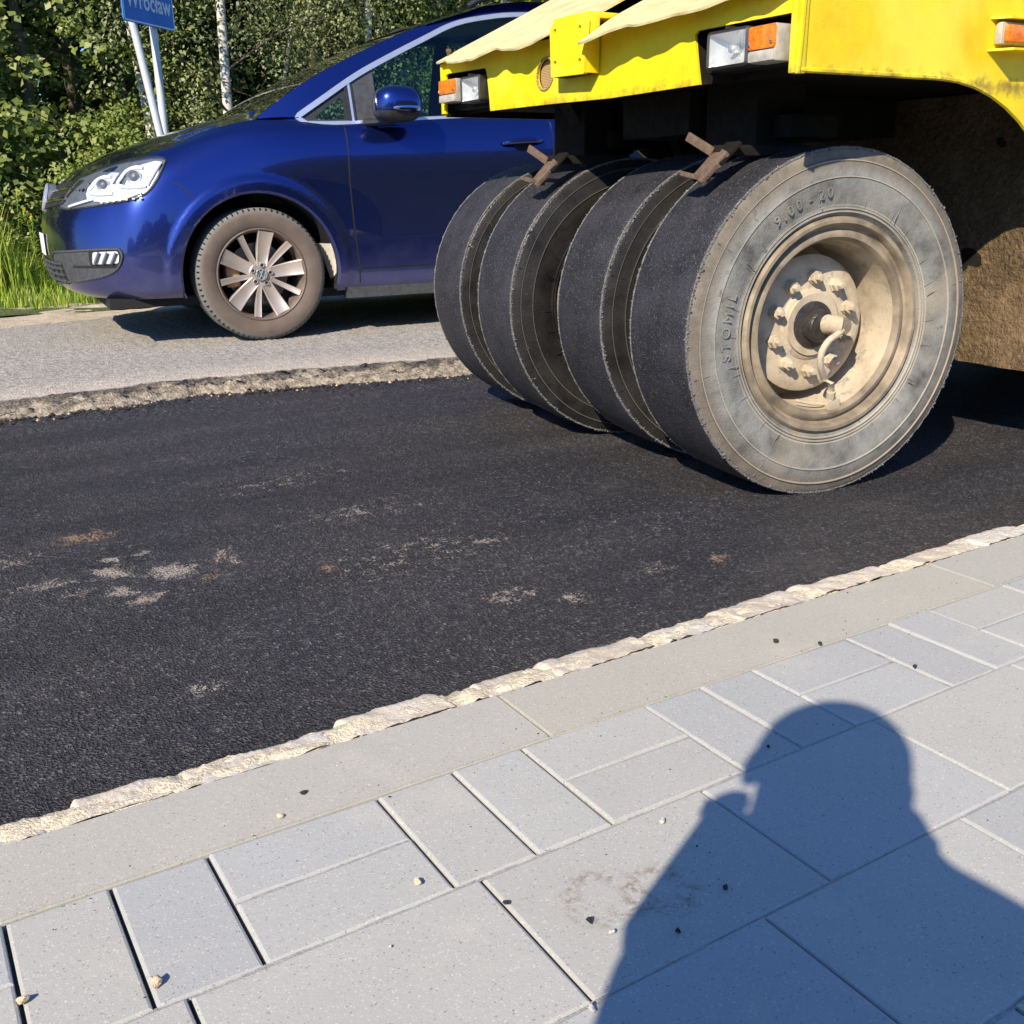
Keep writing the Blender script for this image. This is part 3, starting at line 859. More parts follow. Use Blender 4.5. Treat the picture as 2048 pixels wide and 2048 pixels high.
# bright strip round the window band
mb = MB()
for sg in (-1, 1):
    P = dense(band, .03)
    vs = []
    n = len(P)
    for i, p in enumerate(P):
        a, b = P[i - 1], P[(i + 1) % n]
        t = Vector((b[0] - a[0], b[1] - a[1])).normalized(); nr = Vector((-t.y, t.x))
        for w, o in ((.0145, .0005), (.011, .0065), (-.011, .0065), (-.0145, -.004)):
            vs.append(gh(sg, o)(p[0] + nr.x * w, p[1] + nr.y * w, 0))
    mb.add(vs, [(i * 4 + k, i * 4 + k + 1, ((i + 1) % n) * 4 + k + 1, ((i + 1) % n) * 4 + k) for i in range(n) for k in range(3)], 0)
mb.build('window_trim', M['satin'], CAR, fix=False)
# windscreen and tailgate glass
mb = MB()
ws = [(x, d - .012, z) for x, d, z in redge if x <= ROOF0 + .02]
ws = [(1.70, .80, 1.02)] + ws
arc_patch(mb, ws, [.05 - .01 * i / (len(ws) - 1) for i in range(len(ws))], [.004] * len(ws), 0)
mb.build('windscreen', M['glass'], CAR, fix=False)
mb = MB(); arc_patch(mb, [(5.355, .56, 1.63), (5.42, .60, 1.5), (5.475, .64, 1.32), (5.51, .64, 1.22)], [-.065] * 4, [0] * 4, 0); mb.build('tailgate_window', M['glass'], CAR, fix=False)
# roof rails
for sg in (-1, 1):
    mb = MB()
    P = [(3.02, .655, 1.672), (3.08, .652, 1.705), (3.2, .645, 1.735), (3.5, .637, 1.762), (4.0, .63, 1.777), (4.6, .62, 1.77), (5.0, .61, 1.745), (5.12, .605, 1.70)]
    mb.tube([(x, YC + sg * d, z) for x, d, z in cspline(P, 4)], .016, 8)
    mb.build('roof_rail', M['blackplastic'], CAR)

# interior seen through the glass
mb = MB()
mb.box((1.72, YC - .74, .66), (2.25, YC + .74, 1.0), 0, bev=.06)
mb.box((2.2, YC - .76, .40), (5.2, YC + .76, .46), 0)
mb.box((2.25, YC - .80, .46), (4.2, YC - .76, 1.03), 0); mb.box((2.25, YC + .76, .46), (4.2, YC + .80, 1.03), 0)
arc_patch(mb, [(x, d - .04, z - .03) for x, d, z in roof if x > 2.8], [0] * 99, [.03] * 99, 1)
mb.build('cabin_trim', [M['interior'], M['pale_trim']], CAR)
for row, sx in enumerate((2.75, 3.62)):
    for sy in ((-.36, .36) if row == 0 else (-.48, 0, .48)):
        w = .24 if row == 0 else .21
        mb = MB()
        mb.box((sx, YC + sy - w, .50), (sx + .5, YC + sy + w, .68), 0, bev=.05)
        mb.box((-.07, -w, 0), (.07, w, .66), 0, Matrix.Translation((sx + .50, YC + sy, .62)) @ Matrix.Rotation(R(20), 4, 'Y'), bev=.05)
        mb.box((-.05, -.13, 0), (.05, .13, .19), 0, Matrix.Translation((sx + .735, YC + sy, 1.27)) @ Matrix.Rotation(R(14), 4, 'Y'), bev=.045)
        mb.build('seat', M['seat'], CAR)
mb = MB()
mb.tube([Matrix.Translation((2.42, YC - .36, 1.02)) @ Matrix.Rotation(R(-62), 4, 'Y') @ Vector((.18 * math.cos(a), .18 * math.sin(a), 0)) for a in np.linspace(0, 2 * math.pi, 33)[:-1]], .014, 8, closed=True)
mb.tube([(2.42, YC - .36, 1.02), (2.2, YC - .36, .93)], .03, 8)
mb.build('steering_wheel', M['blackplastic'], CAR)

# door mirror
def mirror(sg):
    root = MB()
    def blob(cx, cy, cz, ax, ay, az, zlo=-1, zhi=1, n=28, m=16, mi=0, sq=2.6):
        vs = []
        for i in range(m + 1):
            b = -1 + 2 * i / m
            b = zlo + (zhi - zlo) * i / m
            rr = max(0, 1 - abs(b) ** sq) ** (1 / sq)
            for k in range(n):
                a = 2 * math.pi * k / n
                ca, sa = math.cos(a), math.sin(a)
                x = math.copysign(abs(ca) ** .75, ca) * rr; y = math.copysign(abs(sa) ** .75, sa) * rr
                vs.append((cx + ax * x * (1 + .0 * b), YC + sg * (cy - ay * y * -1), cz + az * b - .02 * (x < 0) * abs(x) * 0))
        root.add(vs, [(i * n + k, i * n + (k + 1) % n, (i + 1) * n + (k + 1) % n, (i + 1) * n + k) for i in range(m) for k in range(n)] + [tuple(range(n)), tuple(m * n + k for k in range(n))], mi)
    blob(2.448, 1.01, 1.135, .125, .105, .098, -.25, 1, mi=0)
    blob(2.446, 1.008, 1.123, .121, .100, .070, -1, -.17, mi=1)
    root.tube([(2.33, YC + sg * .86, 1.062), (2.37, YC + sg * .92, 1.062), (2.43, YC + sg * .98, 1.075)], [.03, .028, .04], 10, 1, flat=.7)
    o = root.build('door_mirror', [M['paint'], M['blackplastic']], CAR, smooth=R(45))
    s = MB()
    pts = [(2.445 + .127 * math.cos(a), YC + sg * (1.01 + .107 * math.sin(a)), 1.112 + .006 * math.sin(a)) for a in np.linspace(R(5), R(115), 14)]
    s.tube(pts, [.006 + .010 * max(0, math.sin(math.pi * i / 13)) ** .6 for i in range(14)], 8, flat=1.0)
    s.build('turn_signal', M['chrome'], o)
mirror(-1); mirror(1)
# ------------------------------------------------------------------ car: lamps, grille, wheels
D1 = (.55, .83)
def mirrored(f):
    def g2(u, z, o):
        p = f(u, z, o); return Vector((p.x, 2 * YC - p.y, p.z))
    return g2
def front_map(off=0.0):
    f = conform((1, 0), off)
    def g3(u, z, o):
        p = f(abs(u) + 1e-4, z, o)
        return p if u >= 0 else Vector((p.x, 2 * YC - p.y, p.z))
    return g3
head = [(-.43, .668), (-.412, .69), (-.39, .725), (-.359, .774), (-.328, .812), (-.243, .835), (-.163, .858), (-.085, .873), (-.005, .883), (.068, .890), (.119, .891), (.156, .882), (.147, .841), (.131, .797), (.104, .754), (.076, .727), (.035, .707), (-.024, .696), (-.117, .684), (-.216, .672), (-.345, .662)]
def shrink(poly, d):
    P = [Vector(p) for p in poly]; n = len(P); out = []
    a = sum(P[i].x * P[(i + 1) % n].y - P[(i + 1) % n].x * P[i].y for i in range(n))
    for i in range(n):
        t = (P[(i + 1) % n] - P[i - 1]).normalized()
        nr = Vector((-t.y, t.x)) * (d if a > 0 else -d)
        out.append(tuple(P[i] + nr))
    return out
M['lampsilver'] = simple('lamp_silver', (.80, .82, .85), .32, .45, .06, 30)
M['lampwhite'] = simple('lamp_white', (.80, .83, .88), .25, 0, .03, 30)
M['lampdark'] = simple('lamp_dark', (.11, .125, .15), .45, .1, .2, 30)
head = [(u * 1.10 if u < 0 else u, z) for u, z in head]
for sg in (-1, 1):
    mm = (lambda f: f) if sg < 0 else mirrored
    f0 = mm(conform(D1, .001)); f1 = mm(conform(D1, .0))
    mb = MB()
    sheet(mb, head, f0, sp=.03, edge_sp=.02, mi=0)                      # dark bowl behind the lens
    inner = shrink(head, .014)
    sheet(mb, [(-.24, .70), (-.262, .735), (-.205, .795), (-.13, .830), (-.08, .826), (-.105, .775), (-.03, .770), (-.01, .835), (.04, .862), (.105, .878), (.138, .872), (.128, .815), (.095, .757), (.055, .722), (-.02, .705), (-.13, .693)], mm(conform(D1, .0035)), sp=.03, edge_sp=.012, mi=1)
    for (u0, z0, r1) in ((-.150, .765, .030), (.020, .800, .034)):
        c0 = f0(u0, z0, .010); dd = Vector((D1[0], D1[1] * -sg, 0)).normalized()
        rot = (-dd).to_track_quat('Z', 'Y').to_matrix().to_4x4()
        t2 = MB(); t2.lathe([(.010, -.012), (r1 * .7, -.008), (r1 * .92, .004), (r1, .010), (r1 * 1.1, .0)], 28, 'Z')
        mb.add([Matrix.Translation(c0) @ rot @ Vector(v) for v in t2.v], t2.f, 1)
        t2 = MB(); t2.lathe([(.0005, .010), (r1 * .45, .007), (r1 * .72, -.004)], 20, 'Z')
        mb.add([Matrix.Translation(c0) @ rot @ Vector(v) for v in t2.v], t2.f, 2)
        # bracket-shaped running light hugging each bowl
        L = [(u0 + .035, z0 + r1 * 1.25), (u0 - .010, z0 + r1 * 1.30), (u0 - .050, z0 + r1 * .85), (u0 - .072, z0), (u0 - .085, z0 - r1 * .9), (u0 - .03, z0 - r1 * 1.25), (u0 + .06, z0 - r1 * 1.15)]
        pts = [f0(u, z, .009) for u, z in cspline(L, 5)]
        mb.tube(pts, .0085, 8, 3)
    for (a, b) in (((-.36, .672), (-.20, .705)), ((.085, .765), (.135, .865)), ((-.02, .708), (.06, .735))):
        pts = [f0(a[0] + (b[0] - a[0]) * t, a[1] + (b[1] - a[1]) * t, .008) for t in np.linspace(0, 1, 14)]
        mb.tube(pts, .007, 6, 3)
    for t in np.linspace(.1, .95, 7):                                    # small daytime diodes
        p = f0(-.17 + .24 * t, .686 + .024 * t, .012); mb.box(p - Vector((.006, .004, .004)), p + Vector((.006, .004, .004)), 3)
    hl = mb.build('headlight', [M['lampdark'], M['lampsilver'], M['lampdark'], M['lampwhite']], CAR, smooth=R(40), fix=False)
    mb = MB()
    f2 = mm(conform(D1, .022))
    sheet(mb, shrink(head, .004), f2, sp=.03, edge_sp=.02)
    base = dense(head, .02); top = dense(shrink(head, .004), .02)
    nb = 120
    def resample(L, n):
        L = L + [L[0]]; acc = [0]
        for i in range(len(L) - 1): acc.append(acc[-1] + math.dist(L[i], L[i + 1]))
        return [tuple(np.interp(acc[-1] * k / n, acc, [p[q] for p in L]) for q in (0, 1)) for k in range(n)]
    A_, B_ = resample(head, nb), resample(shrink(head, .004), nb)
    vs = [f0(*p, 0) for p in A_] + [f2(*p, 0) for p in B_]
    mb.add(vs, [(i, (i + 1) % nb, nb + (i + 1) % nb, nb + i) for i in range(nb)])
    mb.build('lens', M['clear'], hl, smooth=R(50))
    # dark seam round the lamp
    mb = MB(); mb.tube([f0(*p, .0) for p in A_], .0045, 6, closed=True); mb.build('seal', M['blackplastic'], hl)
    # fog lamp housing
    fog = rounded([(-.55, .455), (-.285, .471), (-.13, .478), (-.062, .478), (-.050, .445), (-.078, .395), (-.12, .368), (-.188, .348), (-.323, .327), (-.66, .284)], .02)
    mb = MB()
    sheet(mb, fog, mm(conform(D1, .003)), sp=.04, edge_sp=.02, mi=0)
    sheet(mb, rounded([(-.24, .468), (-.07, .474), (-.062, .448), (-.075, .408), (-.24, .400)], .01), mm(conform(D1, .0045)), sp=.04, edge_sp=.02, mi=1)
    sheet(mb, [(-.36, .398), (-.07, .405), (-.10, .392), (-.36, .388)], mm(conform(D1, .0052)), sp=.04, edge_sp=.02, mi=1)
    ff = mm(conform(D1, .004))
    mb.tube([ff(*p, 0) for p in resample(fog, 90)], .006, 6, 0, closed=True)
    fo = mb.build('fog_lamp_surround', [M['greyplastic'], M['dark']], CAR, fix=False)
    mb = MB()
    lamp = rounded([(-.212, .464), (-.076, .469), (-.068, .448), (-.076, .413), (-.222, .407)], .012)
    sheet(mb, lamp, mm(conform(D1, .007)), sp=.02, edge_sp=.012, mi=0)
    for k in range(3):
        mb.tube([ff(-.20 + .045 * k + .03 * t, .412 + .05 * t, .009) for t in np.linspace(0, 1, 5)], .008, 6, 1)
    sheet(mb, lamp, mm(conform(D1, .017)), sp=.03, edge_sp=.02, mi=2)
    mb.build('fog_lamp', [M['lampsilver'], M['lampdark'], M['clear']], CAR, smooth=R(50), fix=False)

def emblem(mb, mat4, s, mi=0):
    """round badge: a V above a W inside a ring, drawn in the XZ plane facing -Y"""
    P = lambda x, z: mat4 @ Vector((x * s, -.06 * s, z * s))
    mb.tube([P(.93 * math.cos(a), .93 * math.sin(a)) for a in np.linspace(0, 2 * math.pi, 33)[:-1]], .10 * s, 6, mi, closed=True)
    for L in ([(-.36, .80), (0, .10), (.36, .80)], [(-.80, .36), (-.40, -.76), (0, -.02), (.40, -.76), (.80, .36)]):
        for a, b in zip(L, L[1:]):
            mb.tube([P(*a), P(*b)], .095 * s, 6, mi)
# grille, badge, plate, lower grille
mb = MB()
hw = .53
gr = rounded([(-hw, .80), (-.3, .792), (0, .788), (.3, .792), (hw, .80), (hw - .04, .685), (0, .655), (-hw + .04, .685)], .02)
sheet(mb, gr, front_map(.003), sp=.05, edge_sp=.03, mi=0)
for z in (.694, .745):
    mb.tube([front_map(.006)(u, z + .035 * abs(u), 0) for u in np.linspace(-.5, .5, 31)], .0085, 8, 1)
mb.build('grille', [M['dark'], M['chrome']], CAR, fix=False)
mb = MB()
rot = Matrix.Rotation(R(-90), 4, 'Z'); c0 = front_map(.02)(0, .722, 0)
T0 = Matrix.Translation((c0.x - .004, YC, .722)) @ Matrix.Rotation(R(16), 4, 'Y') @ rot
t2 = MB(); t2.lathe([(.0005, .0), (.07, .004), (.075, .02), (.075, .045)], 36, 'Y'); mb.add([T0 @ Vector(v) for v in t2.v], t2.f, 1)
emblem(mb, T0 @ Matrix.Translation((0, .006, 0)), .074, 0)
mb.build('badge', [M['satin'], M['lampdark']], CAR)
mb = MB(); mb.box((.757, YC - .14, .428), (.761, YC + .19, .538), 0, bev=.0015); mb.box((.7605, YC - .135, .435), (.785, YC + .185, .53), 1); mb.build('number_plate', [M['white'], M['blackplastic']], CAR)
mb = MB()
lg = rounded([(-.50, .41), (.50, .41), (.52, .30), (-.52, .30)], .015)
sheet(mb, lg, front_map(.004), sp=.06, edge_sp=.03, mi=0)
for z in (.315, .345, .375, .40):
    mb.tube([front_map(.006)(u, z, 0) for u in np.linspace(-.5, .5, 31)], .007, 6, 1)
for u in (-.36, -.18, 0, .18, .36, .46, -.46):
    mb.tube([front_map(.006)(u, .30, 0), front_map(.006)(u, .41, 0)], .006, 6, 1)
mb.build('lower_grille', [M['dark'], M['greyplastic']], CAR, fix=False)
# pale dusty liner showing behind the front wheel
for sg in (-1, 1):
    mb = MB(); vs = []
    for k in range(13):
        a = R(2) + R(28) * k / 12 - R(10)
        w = .085 - .05 * (1 - k / 12)
        x, z = WX + (WR - .004) * math.cos(a), WZ + (WR - .004) * math.sin(a)
        for j, y in enumerate((.925, .90, .80)):
            vs.append((x - .030 * j * (k / 12), YC + sg * y, z - .02 * j * (1 - k / 12)))
    mb.add(vs, [(i * 3 + j, i * 3 + j + 1, i * 3 + j + 4, i * 3 + j + 3) for i in range(12) for j in range(2)])
    mb.build('wheel_arch_liner', M['flap'], CAR, fix=False)

def wheel_meshes():
    t = MB()
    P = [(.224, -.088), (.232, -.103), (.250, -.112), (.280, -.1155), (.302, -.112), (.318, -.104), (.3265, -.090), (.3285, -.075), (.3285, -.046), (.3225, -.045), (.3225, -.038), (.3285, -.037), (.3285, -.004), (.3225, -.003), (.3225, .003), (.3285, .004), (.3285, .037), (.3225, .038), (.3225, .045), (.3285, .046), (.3285, .075), (.3265, .09), (.302, .112), (.25, .112), (.224, .088)]
    t.lathe(P, 120, 'Y')
    for k in range(70):                                    # shoulder sipes
        a = 2 * math.pi * k / 70
        m4 = Matrix.Rotation(a, 4, 'Y')
        t.box((.3135, -.1085, -.0026), (.3255, -.094, .0026), 1, m4)
    r = MB()
    r.lathe([(.206, .09), (.206, -.05), (.213, -.085), (.218, -.100), (.2235, -.106), (.229, -.104), (.231, -.096), (.226, -.085)], 96, 'Y', 0)
    r.lathe([(.0005, -.072), (.058, -.074), (.066, -.066), (.07, -.04), (.07, 0)], 40, 'Y', 1)
    def spoke(a, w0, w1, lip):
        m4 = Matrix.Rotation(a, 4, 'Y')
        prof = []
        n = 10
        vs = []
        for i in range(n + 1):
            s = i / n
            rr = .045 + (.2135 - .045) * s
            w = w0 + (w1 - w0) * s ** .9
            y = -.076 - .026 * s ** 1.5 + .010 * math.sin(math.pi * s)
            dp = .004 if lip else .0015
            for (dx, dy) in ((-1, .032), (-1, .003), (-.88, 0), (-.62, dp), (.62, dp), (.88, 0), (1, .003), (1, .032)):
                vs.append(m4 @ Vector((dx * w, y + dy, rr)))
        r.add(vs, [(i * 8 + k, i * 8 + k + 1, i * 8 + k + 9, i * 8 + k + 8) for i in range(n) for k in range(7)], 1)
    for k in range(5):
        spoke(R(10 + 72 * k), .027, .039, True)
        spoke(R(46 + 72 * k), .011, .0165, False)
    for k in range(5):
        a = R(10 + 72 * k - 2)
        c = (.047 * math.sin(a), .047 * math.cos(a))
        r.lathe([(.0005, -.0795), (.0085, -.0797)], 14, 'Y', 2, org=(c[0], .0, c[1]))
        r.lathe([(.0085, -.0812), (.0105, -.0820), (.012, -.076)], 14, 'Y', 1, org=(c[0], 0, c[1]))
        r.lathe([(.0005, -.0815), (.0045, -.0812), (.005, -.079)], 6, 'Y', 3, org=(c[0], 0, c[1]))
    c = MB()
    c.lathe([(.0005, -.0835), (.028, -.083), (.031, -.080), (.033, -.072)], 32, 'Y', 1)
    emblem(c, Matrix.Translation((0, -.0828, 0)), .029, 0)
    b = MB()
    b.lathe([(.03, .0), (.155, -.005), (.157, .01), (.03, .02)], 48, 'Y', 0)
    b.lathe([(.0005, -.05), (.075, -.05), (.08, .0)], 30, 'Y', 1)
    b.box((-.17, -.045, -.06), (-.10, .04, .07), 1, bev=.012)
    return t, r, c, b
t_, r_, c_, b_ = wheel_meshes()
W0 = empty('wheel', (WX, YC - .818, .3285)); W0.parent = CAR; W0.matrix_parent_inverse = world_of(CAR).inverted()
def sub(mb, name, mats, smooth=R(35)):
    o = mb.build(name, mats, None, smooth=smooth)
    o.parent = W0
    return o
parts = [sub(t_, 'tyre', [M['cartyre'], M['dark']]), sub(r_, 'rim', [M['alloydark'], M['alloy'], M['dark'], M['chrome']]), sub(c_, 'hub_cap', [M['satin'], M['lampdark']]), sub(b_, 'brake', [M['disc'], M['caliper']])]
for x, y, rz in ((RX, YC - .818, 0), (WX, YC + .818, math.pi), (RX, YC + .818, math.pi)):
    w = W0.copy(); COL.objects.link(w); w.location = (x, y, .3285); w.rotation_euler = (0, R(37) if rz == 0 else 0, rz)
    for p in parts:
        c = p.copy(); COL.objects.link(c); c.parent = w

# the car is not quite parallel to the kerb: turn it about its near front wheel
_p = Vector((WX, YC - .93, 0))
CAR.matrix_basis = Matrix.Translation(_p) @ Matrix.Rotation(R(-5), 4, 'Z') @ Matrix.Translation(-_p) @ CAR.matrix_basis
bpy.context.view_layer.update()
# ------------------------------------------------------------------ road roller
def yellow():
    t = NT('worn_yellow_paint')
    o = t.co()
    z = t.n('ShaderNodeSeparateXYZ', _Vector=o).outputs[2]
    n1 = t.noise(7, 6, .65)
    c = t.ramp(n1, [(.3, (.72, .50, .006)), (.6, (.84, .63, .008)), (.8, (.88, .70, .02))])
    # sun-bleached blotches and scratches
    c = t.mix(t.ramp(t.noise(3.2, 5, .6), [(.48, 0), (.62, .45)]), c, (.90, .78, .10))
    sc = t.n('ShaderNodeMapping', _Vector=o); sc.inputs['Scale'].default_value = (55, 55, 6); sc.inputs['Rotation'].default_value = (0, .35, 0)
    c = t.mix(t.ramp(t.noise(1.0, 4, .7, vec=sc.outputs[0]), [(.72, 0), (.78, .45)]), c, (.25, .2, .05))
    low = t.math('SUBTRACT', 1, t.math('DIVIDE', t.math('ABSOLUTE', t.math('SUBTRACT', z, .945)), .085), clamp=True)
    f = t.math('ADD', t.math('MULTIPLY', low, .75), t.math('MULTIPLY', t.math('SUBTRACT', t.noise(24, 6, .75), .5), 1.25))
    c = t.mix(t.ramp(f, [(.56, 0), (.74, .5), (.92, .9)]), c, t.ramp(t.noise(60, 4), [(.3, (.05, .035, .015)), (.7, (.22, .15, .05))]))
    dr = t.n('ShaderNodeMapping', _Vector=o); dr.inputs['Scale'].default_value = (26, 26, 1.6)
    c = t.mix(t.math('MULTIPLY', t.ramp(t.noise(1.0, 5, .75, vec=dr.outputs[0]), [(.60, 0), (.74, .55)]), t.ramp(t.noise(3, 3), [(.4, .15), (.7, 1)])), c, (.30, .17, .02))
    ch = t.ramp(t.noise(38, 6, .8), [(.69, 0), (.72, .85)])
    c = t.mix(ch, c, (.12, .085, .06))
    rr = t.math('ADD', .33, t.math('MULTIPLY', n1, .25))
    return t.set(Base_Color=c, Roughness=rr, Specular_IOR_Level=.5, Normal=t.bump(t.math('ADD', t.noise(260, 3), t.math('MULTIPLY', t.ramp(f, [(.5, 0), (.8, 1)]), t.noise(150, 3))), .25, .003))
M['yellow'] = yellow()
M['cream'] = None
t = NT('faded_cream_plate')
n1 = t.noise(11, 6, .7)
c = t.ramp(n1, [(.25, (.44, .37, .18)), (.5, (.62, .53, .27)), (.75, (.72, .63, .34))])
c = t.mix(t.ramp(t.noise(42, 6, .8), [(.60, 0), (.68, .6)]), c, (.30, .24, .14))
c = t.mix(t.ramp(t.noise(24, 5, .7), [(.68, 0), (.73, .8)]), c, (.80, .62, .05))
M['cream'] = t.set(Base_Color=c, Roughness=.8, Normal=t.bump(t.noise(180, 4, .7), .4, .003))
M['steel'] = simple('grimy_black_steel', (.011, .0095, .008), .75, .1, .4, 25, bump=.5, bsc=90, spec=.25)
M['rust'] = simple('rusty_steel', (.135, .09, .064), .9, .1, .3, 60, bump=.8, bsc=220)
t = NT('tar_splattered_wall')
n1 = t.noise(70, 5, .75)
c = t.ramp(n1, [(.3, (.035, .023, .011)), (.55, (.13, .085, .04)), (.75, (.26, .175, .09))])
c = t.mix(t.ramp(t.noise(5, 4), [(.45, 0), (.7, .5)]), c, (.33, .225, .125))
M['tarwall'] = t.set(Base_Color=c, Roughness=.6, Specular_IOR_Level=.55, Normal=t.bump(t.math('ADD', t.noise(85, 4, .7), t.noise(34, 3)), 1.0, .012))
M['mesh'] = None
t = NT('round_mesh')
w = t.n('ShaderNodeTexBrick', _Vector=t.co(scale=(1, 150, 150)), _Scale=1.0)
w.inputs['Color1'].default_value = w.inputs['Color2'].default_value = (.03, .02, .012, 1); w.inputs['Mortar'].default_value = (.50, .34, .15, 1); w.inputs['Mortar Size'].default_value = .16
sp = t.n('ShaderNodeSeparateXYZ', _Vector=t.co())
cmb = t.n('ShaderNodeCombineXYZ', _X=sp.outputs[1], _Y=sp.outputs[2], _Z=0.0)
mp_ = t.n('ShaderNodeMapping', _Vector=cmb.outputs[0]); mp_.inputs['Scale'].default_value = (190, 190, 1)
t.l(mp_.outputs[0], w.inputs['Vector'])
w.inputs['Brick Width'].default_value = 1.0; w.inputs['Row Height'].default_value = .8
M['mesh'] = t.set(Base_Color=w.outputs['Color'], Roughness=.85)
t = NT('amber_lens'); 
M['amber'] = t.set(Base_Color=t.ramp(t.noise(60, 2), [(.3, (.62, .13, .008)), (.7, (.85, .26, .02))]), Roughness=.18, Coat_Weight=.6, Subsurface_Weight=.0, Normal=t.bump(t.voro(260), .4, .003))
M['milky'] = simple('milky_lens', (.42, .40, .36), .3, 0, .25, 40)
t = NT('ribbed_lamp_glass')
wv = t.n('ShaderNodeTexWave', _Scale=42.0, _Vector=t.co(), _Distortion=.2); wv.bands_direction = 'Y'
tr = t.n('ShaderNodeBsdfTransparent', _Color=(.9, .9, .88, 1)); gl = t.n('ShaderNodeBsdfGlossy', _Roughness=.12); di = t.n('ShaderNodeBsdfDiffuse', _Color=(.55, .52, .46, 1))
bp = t.bump(wv.outputs['Fac'], .5, .004); t.l(bp, gl.inputs['Normal'])
m1 = t.n('ShaderNodeMixShader', _0=.16); t.l(tr.outputs[0], m1.inputs[1]); t.l(gl.outputs[0], m1.inputs[2])
m2 = t.n('ShaderNodeMixShader', _0=.12); t.l(m1.outputs[0], m2.inputs[1]); t.l(di.outputs[0], m2.inputs[2])
t.l(m2.outputs[0], t.out.inputs[0]); M['ribbed'] = t.m

ROL = empty('road_roller', (3.6, 2.43, -.06))
tag(ROL, 'worn yellow pneumatic tyre road roller working on the fresh black asphalt', 'road roller')
BX, BY0, BY1 = 1.727, 1.66, 3.22            # front face, near side, far side
ZB, ZT = .957, 1.123
def plane_x(x): return lambda y, z, o: Vector((x - o, y, z))
def plane_y(y): return lambda x, z, o: Vector((x, y - o, z))
# front fascia with two lamp recesses and a round opening
rec_near = rounded([(1.672, 1.066), (1.980, 1.066), (1.950, .9575), (1.664, .9575)], .008)
rec_far = rounded([(3.205, 1.087), (2.950, 1.081), (2.914, .9595), (3.195, .966)][::-1], .008)
holec = (2.602, 1.034)
circ = lambda r, n=28, c=holec: [(c[0] + r * math.cos(2 * math.pi * k / n), c[1] + r * 1.02 * math.sin(2 * math.pi * k / n)) for k in range(n)]
rec_near_o = [(1.672, 1.066), (1.980, 1.066), (1.948, .9505), (1.666, .9505)]
rec_far_o = [(3.200, 1.088), (2.950, 1.082), (2.915, .9535), (3.190, .957)]
fas = [(1.652, .948), (1.664, .948), (1.672, 1.062), (1.68, 1.068), (1.97, 1.068), (1.979, 1.060), (1.950, .951), (2.30, .948), (2.60, .953), (2.915, .957), (2.945, 1.075), (2.953, 1.083), (3.19, 1.089), (3.203, 1.083), (3.196, .966), (3.222, .968), (3.228, 1.132), (2.9, 1.126), (1.652, 1.118)]
mb = MB()
def fmap(y, z, o):
    lean = .05 * (z - ZB) / .17
    dent = .004 * math.sin(9 * y) * math.sin(14 * z)
    return Vector((BX + lean * .2 + dent - o, y, z))
sheet(mb, fas, fmap, [circ(.041)], sp=.05, edge_sp=.02, thick=.007)
# welded corner post and far return
mb.box((BX - .006, BY0 - .004, ZB - .008), (BX + .03, BY0 + .012, 1.135), 0, bev=.003)
mb.box((BX - .002, BY1 - .004, .966), (BX + .12, BY1 + .006, 1.12), 0, bev=.003)
# lips of the recess at the lower edge
fascia = mb.build('front_fascia', M['yellow'], ROL, smooth=R(30))
# near and far side panels with wheel arch
def side_poly():
    P = [(BX + .008, ZB), (2.20, ZB)]
    P += [(2.20 + .65 * math.sin(R(a)), .307 + .65 * math.cos(R(a))) for a in range(6, 91, 6)]
    P += [(2.86, .20), (4.72, .20)]
    P += [(5.20 - .52 * math.cos(R(a)), .20 + .50 * math.sin(R(a))) for a in range(10, 171, 10)]
    P += [(5.75, .25), (5.78, 1.55), (2.62, 1.55), (BX + .008, 1.13)]
    return P
for y, sgn, nm in ((BY0, 1, 'side_panel'), (BY1, -1, 'side_panel')):
    mb = MB()
    if sgn > 0: sheet(mb, side_poly(), lambda x, z, o: Vector((x, BY0 - o + .003 * math.sin(4 * x) * math.sin(7 * z) - .0, z)), sp=.12, edge_sp=.05, thick=.008)
    else: sheet(mb, side_poly(), lambda x, z, o: Vector((x, BY1 + o, z)), sp=.2, edge_sp=.06, thick=.008)
    if sgn > 0:                                       # rolled lower edge
        e = [(x, BY0, z) for x, z in side_poly() if z > .28 and x < 2.9 and z < .96]
        mb.tube(e, .006, 6, 0)
    mb.build(nm, M['yellow'], ROL, smooth=R(30))
mb = MB(); sheet(mb, [(x + (.004 if x < 2 else 0), z) for x, z in side_poly()], lambda x, z, o: Vector((x, BY1 - .012, z)), sp=.2, edge_sp=.06)  # black sheets added inside both side panels, standing in for shade
sheet(mb, [(x + (.004 if x < 2 else 0), z) for x, z in side_poly()], lambda x, z, o: Vector((x, BY0 + .0095, z)), sp=.2, edge_sp=.05)
mb.build('inner_shade_sheets', M['steel'], ROL, smooth=False)
